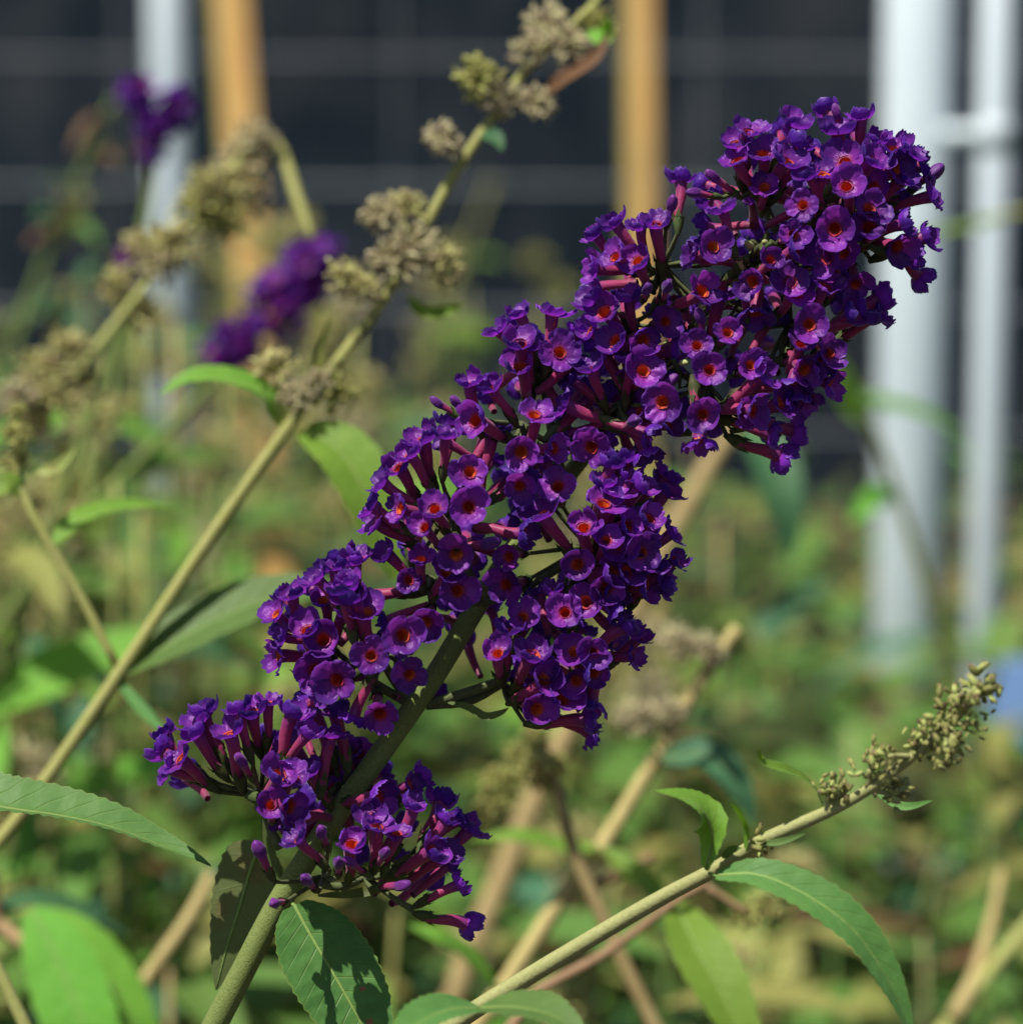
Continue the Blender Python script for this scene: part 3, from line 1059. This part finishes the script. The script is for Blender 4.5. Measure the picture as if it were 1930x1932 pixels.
# left leaf reaching in from outside the frame
pth = [(-330, 2010), (-270, 1760), (-215, 1560), (-190, 1470)]
t = spray('green butterfly bush shoot with one long serrated leaf arching towards the purple spike', pth, (0.76, 0.735), (0.0026, 0.0018), 'stem', (-0.05, 0.05), name='leafy_shoot')
leaf(t, [P(-205, 1520, .735), P(-100, 1493, .735), P(0, 1522, .73), P(110, 1538, .73), P(210, 1560, .73), P(310, 1597, .73), P(398, 1633, .728)], 0.0155,
     UPV * 0.85 + CAMN * 0.42, UPV * 0.9 + CAMN * 0.45, 'leaf', petiole=P(-213, 1540, .736), pr=0.0007, fold=0.55, serr=0.06, nl=54, prof=0.72, seed=8)
leaf(t, [P(-190, 1470, .735), P(-240, 1400, .74), P(-330, 1370, .75), P(-440, 1420, .76)], 0.018, UPV + CAMN * .4, None, 'leaf', seed=9)

# right bud spray
pth = [(770, 1995), (900, 1903), (1100, 1780), (1240, 1698), (1340, 1645), (1440, 1585), (1560, 1532), (1640, 1488), (1720, 1428), (1790, 1368), (1850, 1305)]
dep = (0.715, 0.675)
rb = spray('green butterfly bush shoot tipped with olive unopened bud clusters', pth, dep, (0.0023, 0.0009), 'stem_pale', (-0.12, 0.12), name='budding_shoot')
fd = dfun(pth, dep)
leaf(rb, [P(1352, 1652, 0.69), P(1430, 1650, 0.685), P(1520, 1688, 0.682), P(1600, 1745, 0.68), P(1655, 1815, 0.68), P(1695, 1890, 0.68), P(1725, 1975, 0.68)], 0.0108,
     UPV * 0.55 + CAMN * 0.75 + RIGHT * 0.3, UPV * 0.25 + CAMN * 0.8 + RIGHT * 0.55, 'leaf', petiole=P(1338, 1648, 0.693), fold=0.30, serr=0.05, nl=44, prof=0.85, seed=2)
leaf(rb, [P(1332, 1640, 0.693), P(1345, 1580, 0.69), P(1325, 1530, 0.687), P(1285, 1505, 0.685), P(1233, 1492, 0.683)], 0.0085,
     CAMN * .7 + RIGHT * -.55 + UPV * .6, CAMN * .4 + UPV * .9, 'leaf_lit', fold=0.3, serr=0.05, nl=30, prof=0.8, seed=4)
leaf(rb, [P(1405, 1608, 0.695), P(1410, 1565, 0.693), P(1396, 1535, 0.69), P(1378, 1515, 0.688)], 0.0020, CAMN * .7 - RIGHT * .6 + UPV * .4, None, 'leaf_lit', fold=0.3, serr=0, nl=14, midrib=False)
leaf(rb, [P(1555, 1528, 0.7), P(1535, 1485, 0.695), P(1485, 1455, 0.69), P(1440, 1440, 0.687), P(1430, 1412, 0.685)], 0.0034, CAMN * .35 + UPV * .95, CAMN * .6 + UPV * .5, 'leaf_lit', fold=0.4, serr=0.04, nl=26, midrib=False)
leaf(rb, [P(1438, 1592, 0.693), P(1475, 1588, 0.691), P(1520, 1572, 0.689)], 0.0018, CAMN + UPV * .5, None, 'leaf', serr=0, nl=12, midrib=False)
leaf(rb, [P(1655, 1500, 0.705), P(1705, 1522, 0.701), P(1760, 1510, 0.697)], 0.0022, CAMN + UPV * .5, None, 'leaf', serr=0, nl=12, midrib=False)
leaf(rb, [P(1362, 1618, 0.693), P(1380, 1605, 0.691), P(1400, 1600, 0.689)], 0.0022, CAMN + UPV * .5, None, 'leaf', serr=0, nl=10, midrib=False)
leaf(rb, [P(905, 1902, 0.673), P(850, 1905, 0.665), P(790, 1930, 0.655), P(740, 1985, 0.645)], 0.0120, UPV + CAMN * .5, None, 'leaf', serr=0.05, nl=26, seed=12)
leaf(rb, [P(905, 1902, 0.673), P(970, 1900, 0.665), P(1040, 1915, 0.657), P(1110, 1960, 0.65)], 0.0120, UPV + CAMN * .55, None, 'leaf', serr=0.05, nl=26, seed=13)
BB = []
for q in range(4):
    mb = MB(); mb.ellipsoid((0, 0, 0.5), (0, 0, 1), 0.5, 0.24 + 0.02 * q, 10, 8, groove=0.12)
    for k2 in range(4):
        a = k2 * math.pi / 2
        mb.tube([Vector((0.2 * math.cos(a), 0.2 * math.sin(a), 0.62)), Vector((0.13 * math.cos(a), 0.13 * math.sin(a), 0.9)), Vector((0.17 * math.cos(a + .3), 0.17 * math.sin(a + .3), 1.10))], [0.05, 0.04, 0.01], 4)
    BB.append(mb.mesh('bud', M['budtip']))
rr = random.Random(21)
for zx, zy, r in ((1740, 190, 75), (1745, 255, 60), (1650, 235, 48), (1620, 300, 62), (1580, 330, 45), (1720, 365, 40), (1540, 375, 58), (1625, 455, 60), (1455, 430, 50), (1510, 490, 42),
                  (1320, 510, 50), (1250, 560, 50), (1365, 690, 58), (1345, 625, 45), (1120, 660, 60), (1065, 635, 42), (760, 910, 50), (1580, 520, 40)):
    x = 1110.9 + .4244 * zx; y = 1207.5 + .4244 * zy
    d = fd(x, y)
    i = min(range(len(pth)), key=lambda q: math.hypot(pth[q][0] - x, pth[q][1] - y))
    org = P(*pth[i], dep[0] + (dep[1] - dep[0]) * i / (len(pth) - 1))
    c = P(x, y, d - rr.uniform(0, 0.004))
    out = (c - org)
    out = (out.normalized() if out.length > 1e-5 else UPV) * 0.6 + UPV * 0.35 + RIGHT * .25
    mb = MB(); mb.tube([org, org.lerp(c, 0.5), c - out * 0.001], [0.0008, 0.0007, 0.0006], 6, n=5)
    cl = mb.build('bud_cluster', M['stem_pale'], rb)
    for j in range(rr.randint(15, 22)):
        a = (out * 0.9 + Vector((rr.gauss(0, .6), rr.gauss(0, .6), rr.gauss(0, .6)))).normalized()
        s = pxm(r * .4244, d) * rr.uniform(0.65, 1.05)
        p = c + out * 0.0006 - out * 0.0015 + Vector((rr.gauss(0, .0016), rr.gauss(0, .0016), rr.gauss(0, .0016)))
        link('bud', rr.choice(BB), cl, orient(p - rb.location, a.orthogonal(), a, s))

# long seed-head stem, left to top
pth = [(-60, 1660), (60, 1510), (225, 1272), (380, 1040), (540, 812), (640, 680), (740, 540), (845, 350), (930, 220), (1010, 110), (1110, 20), (1180, -70)]
dep = (0.85, 0.90)
t = spray('long olive butterfly bush stem with faded seed heads up to the top edge', pth, dep, (pxm(14, .86), pxm(8, .9)), 'stem_mid', (-0.05, 0.1), name='seeding_stem', n=80)
fd = dfun(pth, dep)
seeds(t, [(838, 265, 38), (1040, 55, 52), (1075, 85, 42), (1000, 95, 36), (905, 150, 45), (945, 185, 45), (1015, 195, 36), (720, 405, 40), (770, 395, 38), (780, 470, 55), (835, 500, 48), (740, 490, 46), (650, 530, 42), (690, 545, 34),
          (520, 700, 48), (560, 745, 34), (640, 745, 36), (1120, 50, 38), (600, 720, 30)], fd, ['seed', 'seed_green', 'seed_pink', 'seed_pink'])
seeds(t, [(60, 1500, 30)], fd, 'seed_green')
leaf(t, [P(528, 800, .87), P(505, 745, .868), P(430, 712, .865), P(360, 712, .862), P(300, 745, .86)], pxm(58, .87), UPV * .8 + CAMN * .5, UPV * .7 + CAMN * .6, 'leaf_lit', seed=1)
leaf(t, [P(575, 812, .87), P(640, 850, .865), P(690, 930, .86), P(730, 1040, .858), P(745, 1100, .858)], pxm(125, .86), CAMN * .8 + UPV * .5 + RIGHT * .3, None, 'leaf_lit', seed=2, prof=0.7)
leaf(t, [P(600, 770, .875), P(595, 715, .87), P(605, 650, .868), P(625, 600, .866)], pxm(26, .87), CAMN + RIGHT * .3, None, 'leaf_yellow', seed=3, midrib=False)
leaf(t, [P(530, 810, .87), P(530, 760, .868), P(520, 720, .866)], pxm(24, .87), CAMN + RIGHT * .3, None, 'leaf_yellow', seed=3, midrib=False)
leaf(t, [P(235, 1268, .86), P(330, 1210, .862), P(450, 1150, .865), P(570, 1115, .868), P(680, 1120, .87)], pxm(125, .86), UPV * .75 + CAMN * .55, UPV * .7 + CAMN * .6, 'leaf', seed=6)
leaf(t, [P(770, 560, .885), P(800, 590, .88), P(850, 585, .878), P(875, 575, .876)], pxm(26, .88), CAMN + UPV * .4, None, 'leaf_lit', seed=7, midrib=False)
leaf(t, [P(905, 250, .885), P(935, 260, .88), P(948, 285, .878)], pxm(30, .88), CAMN + UPV * .4, None, 'leaf_teal', seed=7, midrib=False)
leaf(t, [P(1110, 60, .89), P(1140, 70, .885), P(1150, 30, .88)], pxm(40, .88), CAMN + UPV * .4, None, 'leaf_lit', seed=8, midrib=False)
leaf(t, [P(1010, 190, .89), P(1060, 150, .885), P(1120, 110, .88), P(1150, 60, .88)], pxm(36, .88), CAMN + UPV * .6, None, 'leaf_brown', seed=8, midrib=False)
leaf(t, [P(220, 1280, .86), P(270, 1340, .855), P(330, 1400, .85)], pxm(24, .86), CAMN + UPV * .6, None, 'leaf', seed=11, midrib=False)
mb = MB(); mb.tube([P(225, 1265, .86), P(150, 1120, .86), P(70, 985, .86), P(35, 900, .862), (P(30, 800, .865))], [pxm(9, .86)] * 4 + [pxm(5, .86)], 8, n=14)
mb.build('side_shoot', M['stem_mid'], t)
seeds(t, [(30, 870, 30), (30, 820, 26), (32, 775, 18)], .862, 'seed_green')
leaf(t, [P(60, 890, .86), P(110, 880, .858), P(150, 835, .856)], pxm(24, .86), CAMN + UPV * .4, None, 'leaf_yellow', seed=7, midrib=False)
leaf(t, [P(40, 930, .86), P(10, 915, .858), P(-60, 960, .856)], pxm(50, .86), CAMN + UPV * .8, None, 'leaf_lit', seed=7)
leaf(t, [P(100, 1030, .862), P(160, 975, .87), P(260, 955, .88), P(340, 960, .89)], pxm(60, .87), UPV + CAMN * .5, None, 'leaf_lit', seed=17)

# second seed-head stem
pth = [(-160, 1150), (-60, 1000), (60, 820), (180, 660), (290, 520), (380, 400), (450, 300), (490, 235)]
dep = (1.0, 1.04)
t = spray('blurred olive stem of brownish seed heads crossing the slim white post', pth, dep, (pxm(11, 1), pxm(6, 1)), 'stem_mid', (-0.1, 0.1), name='seeding_stem')
fd = dfun(pth, dep)
seeds(t, [(225, 540, 42), (260, 590, 44), (275, 470, 42), (330, 460, 50), (375, 390, 50), (420, 410, 46), (390, 350, 40), (460, 310, 50), (485, 260, 40), (440, 350, 44), (470, 380, 36), (80, 700, 50), (130, 660, 44), (110, 750, 50), (40, 750, 44),
          (160, 720, 36), (60, 800, 44), (300, 500, 40)], fd, ['seed', 'seed_green', 'seed_pink'])
mb = MB(); mb.tube([P(490, 250, 1.04), P(530, 280, 1.04), P(560, 370, 1.03), P(590, 450, 1.02)], [pxm(8, 1), pxm(10, 1), pxm(12, 1), pxm(7, 1)], 8, n=14); mb.build('side_shoot', M['stem_mid'], t)


# blurred purple spikes
def blur_spike(label, base, tip, d, blobs, group=None):
    pth = [base, ((base[0] + tip[0]) / 2, (base[1] + tip[1]) / 2), tip]
    t = spray(label, pth, (d, d), (0.0022, 0.001), 'stem', (0.02, 0.1), name='flower_spike', cat='flower', n=30)
    for (x, y, r, n) in blobs:
        for i in range(n):
            dv = Vector((random.gauss(0, 1), random.gauss(0, 1), random.gauss(0.3, 1))).normalized()
            c = P(x, y, d)
            p = c + (RIGHT * dv.x + UPV * dv.y - FWD * dv.z) * pxm(r, d) * random.uniform(0.6, 1.0)
            D = (p - c).normalized()
            q = random.randrange(12)
            o = link('floret', VAR[q][0], t, orient(p - D * 0.0147 - t.location, D.orthogonal(), D, 1.25))
            for pm in VAR[q][1][:4]:
                link('petal', pm, o)
    return t


blur_spike('blurred dark purple flower spike behind the timber stake foot', (330, 800), (620, 470), 1.2, [(585, 515, 88, 36), (530, 570, 80, 30), (445, 640, 62, 20), (415, 670, 42, 10)])
blur_spike('small blurred magenta flower tip in front of the slim white post', (250, 560), (315, 175), 1.25, [(262, 180, 40, 12), (330, 205, 44, 14), (295, 235, 42, 12), (290, 285, 26, 6)])
blur_spike('faint purple flower patch half hidden behind the brownish seed heads', (180, 760), (270, 480), 1.15, [(255, 490, 38, 9), (240, 530, 30, 6)])

# dry straw stem on the right
pth = [(870, 1975), (960, 1850), (1085, 1655), (1140, 1590), (1240, 1425), (1305, 1310), (1390, 1185)]
dep = (0.97, 1.0)
t = spray('thick straw coloured stem with dusty pink dried heads under the purple spike', pth, dep, (pxm(19, 1), pxm(12, 1)), 'stem_dry', (-0.05, 0.1), name='dried_stem')
seeds(t, [(1285, 1215, 40), (1335, 1225, 32), (1215, 1355, 42), (1180, 1350, 26), (1265, 1340, 30)], 0.99, 'seed_pink')
leaf(t, [P(1250, 1430, .98), P(1330, 1425, .975), P(1390, 1480, .97), P(1425, 1560, .97)], pxm(70, .98), CAMN + UPV * .6 + RIGHT * .3, None, 'leaf_teal', seed=31)
leaf(t, [P(1130, 1600, .98), P(1060, 1600, .975), P(980, 1580, .97), P(880, 1585, .97)], pxm(60, .98), CAMN * .4 + UPV * .8, None, 'leaf_lit', seed=32)
leaf(t, [P(1140, 1600, .98), P(1190, 1640, .975), P(1240, 1690, .97), P(1270, 1740, .97)], pxm(50, .98), CAMN * .7 + UPV * .8, None, 'leaf_lit', seed=33)
leaf(t, [P(940, 1870, .96), P(880, 1800, .955), P(830, 1770, .95), P(770, 1745, .95)], pxm(44, .96), CAMN * .7 + UPV * .8, None, 'leaf_lit', seed=34)
mb = MB(); mb.tube([P(1110, 1670, .98), P(1160, 1655, .985), P(1230, 1615, .99)], pxm(10, .98), 8, n=8); mb.build('side_shoot', M['stem_tan'], t)

pth = [(1150, 1760), (1085, 1612), (1045, 1465), (1005, 1375), (985, 1330)]
dep = (0.95, 0.95)
t = spray('short straw stem with knobbly olive seed heads between purple clusters', pth, dep, (pxm(14, .95), pxm(9, .95)), 'stem_dry', (0.02, 0.1), name='dried_stem')
seeds(t, [(960, 1475, 34), (1010, 1445, 34), (930, 1515, 32), (1010, 1390, 28), (975, 1420, 26), (1025, 1480, 26), (900, 1550, 30), (1050, 1440, 24), (930, 1470, 26)], 0.945, 'seed_green')

pth = [(960, 1945), (1010, 1875), (1140, 1800), (1275, 1700), (1330, 1668)]
dep = (0.88, 0.90)
t = spray('thin tan stem with a broad bright leaf hanging below the budding shoot', pth, dep, (pxm(11, .9), pxm(8, .9)), 'stem_tan', (-0.05, 0.1), name='leafy_shoot')
leaf(t, [P(1278, 1705, .90), P(1310, 1780, .885), P(1355, 1860, .875), P(1400, 1960, .868), P(1420, 2050, .865)], pxm(120, .88), CAMN * .8 + UPV * .6 + RIGHT * .2, None, 'leaf_lit', seed=41, prof=0.75)
mb = MB(); mb.tube([P(1330, 1670, .90), P(1400, 1715, .90), P(1450, 1722, .90)], pxm(7, .9), 8, n=8); mb.build('side_shoot', M['stem_tan'], t)
seeds(t, [(1440, 1715, 34), (1400, 1735, 26)], 0.90, ['seed', 'seed_green'])

pth = [(-60, 1690), (0, 1745), (60, 1790), (110, 1815)]
t = spray('tan twig at the corner carrying two broad bright green leaves', pth, (0.98, 0.97), (pxm(17, 0.98), pxm(12, 0.98)), 'stem_tan', (-0.15, 0.1), name='leafy_shoot')
leaf(t, [P(60, 1715, 0.97), P(95, 1780, 0.965), P(130, 1860, 0.96), P(165, 1960, 0.955), P(200, 2080, 0.955), P(230, 2220, .955)], pxm(145, 0.97), CAMN * .8 + UPV * .55 - RIGHT * .1, None, 'leaf_lit', seed=51, prof=0.9)
leaf(t, [P(70, 1720, 0.98), P(140, 1770, 0.975), P(215, 1860, 0.97), P(270, 1970, 0.965), P(310, 2120, 0.965)], pxm(120, 0.97), CAMN * .4 + UPV * .85 + RIGHT * .3, None, 'leaf_lit', seed=52, prof=0.75)
leaf(t, [P(-20, 1730, 0.98), P(60, 1700, 0.99), P(160, 1720, 1), P(250, 1770, 1.01)], pxm(60, 0.98), CAMN * .5 + UPV * .9, None, 'leaf_teal', seed=53)

pth = [(130, 2100), (60, 1960), (0, 1835), (-60, 1720)]
t = spray('green stem cutting the lower corner beside the tan twig', pth, (0.80, 0.80), (pxm(13, .8), pxm(12, .8)), 'stem_mid', (0.02, 0.1), name='bare_stem', n=40)
pth = [(200, 1990), (255, 1880), (355, 1735), (400, 1650)]
t = spray('straight pale tan stick standing behind the olive leaf', pth, (1.0, 1.02), (pxm(15, 1), pxm(12, 1)), 'stem_dry', (0.02, 0.1), name='dried_stem')
pth = [(1730, 2010), (1800, 1920), (1870, 1830), (1960, 1720), (2080, 1560)]
t = spray('forked straw stem rising past the blue marker', pth, (1.1, 1.12), (pxm(17, 1.1), pxm(12, 1.1)), 'stem_mid', (-0.02, 0.1), name='dried_stem')
mb = MB(); mb.tube([P(1800, 1920, 1.1), P(1840, 1840, 1.11), P(1870, 1740, 1.12), P(1890, 1640, 1.13)], [pxm(18, 1.1), pxm(14, 1.1), pxm(12, 1.1), pxm(8, 1.1)], 8, n=10); mb.build('side_shoot', M['stem_dry'], t)
pth = [(1180, 1180), (1270, 1000), (1320, 910), (1385, 800), (1430, 700)]
t = spray('pale straw stem passing behind the middle of the purple spike', pth, (1.25, 1.28), (pxm(22, 1.25), pxm(16, 1.25)), 'stem_dry', (-0.05, 0.1), name='dried_stem')
leaf(t, [P(1400, 800, 1.27), P(1450, 850, 1.26), P(1480, 950, 1.25), P(1490, 1060, 1.25)], pxm(90, 1.25), CAMN * .8 + UPV * .6, None, 'leaf_teal', seed=61)
pth = [(1760, 1150), (1700, 960), (1640, 800), (1560, 700)]
t = spray('thin green shoot leaning across the thick white post', pth, (1.45, 1.4), (pxm(10, 1.4), pxm(7, 1.4)), 'stem_mid', (0.05, 0.05), name='leafy_shoot')
leaf(t, [P(1600, 740, 1.4), P(1660, 760, 1.39), P(1740, 780, 1.385), P(1830, 830, 1.38)], pxm(44, 1.4), CAMN * .5 + UPV * .8, None, 'leaf_bush', seed=62)
leaf(t, [P(1640, 800, 1.4), P(1610, 770, 1.39), P(1590, 720, 1.385), P(1560, 640, 1.38)], pxm(50, 1.4), CAMN * .9 + UPV * .5, None, 'leaf_lit', seed=63)
leaf(t, [P(1690, 930, 1.42), P(1650, 940, 1.41), P(1600, 990, 1.4)], pxm(50, 1.4), CAMN * .9 + UPV * .5, None, 'leaf_lit', seed=64)
pth = [(2060, 900), (2030, 600), (1990, 430), (1930, 400), (1780, 440)]
t = spray('fine green twig drooping in from the side over the gate frame', pth, (1.5, 1.45), (pxm(8, 1.5), pxm(6, 1.5)), 'stem_mid', (0.02, 0.05), name='leafy_shoot')
leaf(t, [P(1900, 405, 1.46), P(1840, 425, 1.45), P(1760, 440, 1.45), P(1690, 470, 1.45)], pxm(34, 1.45), CAMN * .5 + UPV * .8, None, 'leaf_bush', seed=65)


# dim sprays against the screen at the upper side
for lab, pth, d, sd in (('dim drooping shoot with sparse dark leaves in front of the dark screen', [(-120, 1100), (-20, 800), (60, 560), (130, 380), (215, 190)], 1.62, 71),
                        ('fainter dark leafy shoot against the screen near the frame edge', [(-200, 1000), (-120, 760), (0, 620), (120, 560), (190, 500)], 1.7, 72)):
    t = spray(lab, pth, (d, d), (pxm(9, d), pxm(5, d)), 'stem', (-0.05, 0.1), name='leafy_shoot')
    rr = random.Random(sd)
    for i in range(1, 5):
        for j in range(4):
            x0, y0 = pth[i - 1]; x1, y1 = pth[i]; f = rr.random()
            x = x0 + (x1 - x0) * f; y = y0 + (y1 - y0) * f
            dx = rr.uniform(40, 100) * (1 if j % 2 else -1); dy = rr.uniform(-30, 80)
            leaf(t, [P(x, y, d), P(x + dx * .5, y + dy * .4 - 15, d - .01), P(x + dx, y + dy, d - .02)], pxm(rr.uniform(22, 40), d), UPV + CAMN * rr.uniform(-.4, .6), None,
                 rr.choice(['leaf_bush', 'leaf_teal', 'leaf_brown']), seed=i * 5 + j, midrib=False, nl=10, nw=4)
    seeds(t, [(pth[3][0] + rr.gauss(0, 15), pth[3][1] + 30 * q, 26) for q in range(3)], d, 'seed')

# ------------------------------------------------------------------ background shrubs
def shrub(label, X, Y, H, nst, nl, seed, pal, spread=0.32, seedp=0.6):
    rr = random.Random(seed)
    t = thing('butterfly_bush', label, 'shrub', (X, Y, 0), 'shrubs in front of the fence')
    for s in range(nst):
        a = rr.uniform(0, 2 * math.pi)
        r = spread * math.sqrt(rr.uniform(0.02, 1))
        h = H * rr.uniform(0.72, 1.05)
        b = Vector((X + 0.05 * math.cos(a), Y + 0.05 * math.sin(a), -0.03))
        top = Vector((X + r * math.cos(a), Y + r * math.sin(a), h))
        mid = b.lerp(top, 0.5) + Vector((0, 0, h * 0.08)) - Vector((math.cos(a), math.sin(a), 0)) * r * 0.12
        pts = catmull([b, mid, top], 14)
        mb = MB(); mb.tube(pts, [0.0042 - 0.0030 * i / 13 for i in range(14)], 6)
        st = mb.build('stem', M[rr.choice(['stem_mid', 'stem_mid', 'stem', 'stem_dry', 'stem_pale'])], t)
        for i in range(nl):
            f = 0.38 + 0.6 * i / nl + rr.uniform(-.02, .02)
            k2 = min(12, int(f * 13)); ff = f * 13 - k2
            p = pts[k2].lerp(pts[k2 + 1], ff)
            ang = i * 1.6 + (math.pi if i % 2 else 0) + rr.uniform(-.5, .5)
            d = Vector((math.cos(ang), math.sin(ang), rr.uniform(-0.25, 0.7)))
            key = rr.choice(pal)
            sz = rr.uniform(0.055, 0.105) * (1.12 - 0.5 * max(0, f - 0.5))
            link('leaf', rr.choice(LEAFS[key]), st, orient(p - t.location, d, Vector((rr.gauss(0, .25), rr.gauss(-.1, .25), 1)), sz))
        if rr.random() < seedp:
            for j in range(rr.randint(3, 5)):
                p = top - Vector((0, 0, 0.024 * j)) + Vector((rr.gauss(0, .007), rr.gauss(0, .007), rr.gauss(0, .007)))
                m = rr.choice(['seed', 'seed_green', 'seed_pink', 'seed'])
                link('seed_cluster', rr.choice(SEEDS[m]), st, orient(p - t.location, (1, rr.random(), 0), (0, rr.gauss(0, .4), 1), rr.uniform(0.010, 0.017)))
    return t


PAL_A = ['leaf_bush'] * 3 + ['leaf_teal'] * 2 + ['leaf_yellow'] * 2 + ['leaf_lit'] * 3
PAL_B = ['leaf_bush'] * 3 + ['leaf_yellow'] * 3 + ['leaf'] * 2 + ['leaf_brown']
PAL_C = ['leaf_teal'] * 4 + ['leaf_bush'] * 2 + ['leaf_lit'] * 3 + ['leaf_yellow']


def gx_at(px, Y):
    return xat(px, 966, Y)


for (px, Y, H, nst, nl, pal, sp, lab) in (
    (120, 1.28, 1.0, 9, 12, PAL_A, 0.20, 'leafy green butterfly bush behind the long olive seed stem'),
    (560, 1.35, 0.97, 9, 12, PAL_C, 0.20, 'deep green butterfly bush below the dark purple blurred spike'),
    (1000, 1.42, 0.86, 9, 12, PAL_B, 0.20, 'yellowing butterfly bush behind the thick straw stem'),
    (1480, 1.38, 0.84, 9, 12, PAL_A, 0.20, 'green butterfly bush around the tip of the budding shoot'),
    (1900, 1.45, 0.90, 9, 12, PAL_B, 0.20, 'straw coloured butterfly bush around the blue plant marker'),
    (455, 1.55, 1.085, 9, 13, PAL_C, 0.09, 'slender green butterfly bush hiding the foot of the leaning pine stake'),
    (330, 1.45, 1.065, 9, 15, PAL_A, 0.11, 'upright leafy butterfly bush covering the lower part of the slim white post'),
    (1215, 1.6, 1.03, 7, 14, PAL_C, 0.08, 'narrow green butterfly bush directly behind the middle of the purple spike'),
    (180, 1.15, 1.02, 8, 14, PAL_A, 0.10, 'fresh green butterfly bush crowding behind the long olive seed stem joint'),
    (-60, 1.75, 1.10, 9, 11, PAL_C, 0.28, 'tall green butterfly bush reaching up beside the brownish seed heads'),
    (420, 1.85, 1.08, 9, 11, PAL_B, 0.28, 'butterfly bush at the foot of the slim white post'),
    (880, 1.8, 1.0, 9, 11, PAL_A, 0.28, 'mixed green shrub below the upright pine stake'),
    (1330, 1.75, 0.95, 9, 11, PAL_C, 0.26, 'dark leaved shrub behind the pale straw stem'),
    (1640, 1.78, 0.87, 9, 11, PAL_B, 0.22, 'yellow green shrub hiding the foot of the thick white post'),
    (2050, 1.9, 0.92, 8, 11, PAL_A, 0.28, 'green shrub under the gate frame hinge side'),
    (200, 2.5, 1.12, 9, 10, PAL_A, 0.40, 'pale blurred shrub against the wire fence behind the slim post'),
    (900, 2.6, 1.05, 9, 10, PAL_B, 0.40, 'brownish blurred shrub against the wire fence between the stakes'),
    (1550, 2.6, 0.95, 9, 10, PAL_C, 0.40, 'dark blurred shrub against the fence behind the gate post'),
):
    shrub(lab, gx_at(px, Y), Y, H, nst, nl, hash((px, Y)) % 1000 if False else int(px * 7 + Y * 100), pal, sp)

# uncountable undergrowth between the shrubs
rr = random.Random(77)
for key, n in (('leaf_bush', 2900), ('leaf_yellow', 1000), ('leaf_brown', 900)):
    mb = MB()
    for i in range(n):
        Y = rr.uniform(1.15, 3.1)
        X = rr.uniform(-0.35, 0.35) * Y * 0.9 + rr.gauss(0, 0.05)
        hmax = 0.88 - 0.02 * (Y - 1.2) + 0.08 * noise.noise(Vector((X * 4, Y * 4, 2)))
        z = hmax * (rr.random() ** (1.0 if key == 'leaf_brown' else 0.42))
        a = rr.uniform(0, 6.28)
        d = Vector((math.cos(a), math.sin(a), rr.uniform(-.5, .6))).normalized()
        L = rr.uniform(0.04, 0.10); w = L * rr.uniform(.14, .22)
        nrm = Vector((rr.gauss(0, .4), rr.gauss(0, .4), 1)).normalized()
        s = d.cross(nrm).normalized()
        p = Vector((X, Y, z)); b0 = len(mb.v)
        for q, (f, ww) in enumerate(((0, .05), (.35, 1), (.7, .75), (1, .05))):
            for sg in (-1, 0, 1):
                mb.v.append(p + d * L * f + s * sg * w * ww + nrm * (abs(sg) * w * 0.3 * ww - L * 0.25 * f * f)); mb.uv.append((sg * .5 + .5, f))
        for q in range(3):
            for c2 in range(2):
                a0 = b0 + q * 3 + c2
                mb.f.append((a0, a0 + 1, a0 + 4, a0 + 3)); mb.mi.append(0)
        if i % 5 == 0:
            mb.tube([Vector((X * 1.02, Y + .03, -0.02)), Vector((X, Y, z * .5)) + d * 0.01, p], [0.003, 0.002, 0.001], 4)
    o = mb.build({'leaf_bush': 'undergrowth', 'leaf_yellow': 'dry_undergrowth', 'leaf_brown': 'leaf_litter'}[key], M[key])
    tag(o, {'leaf_bush': 'low green undergrowth between the shrubs', 'leaf_yellow': 'straw yellow dry undergrowth between the shrubs', 'leaf_brown': 'withered brown leaves low among the shrubs'}[key], 'undergrowth', kind='stuff')
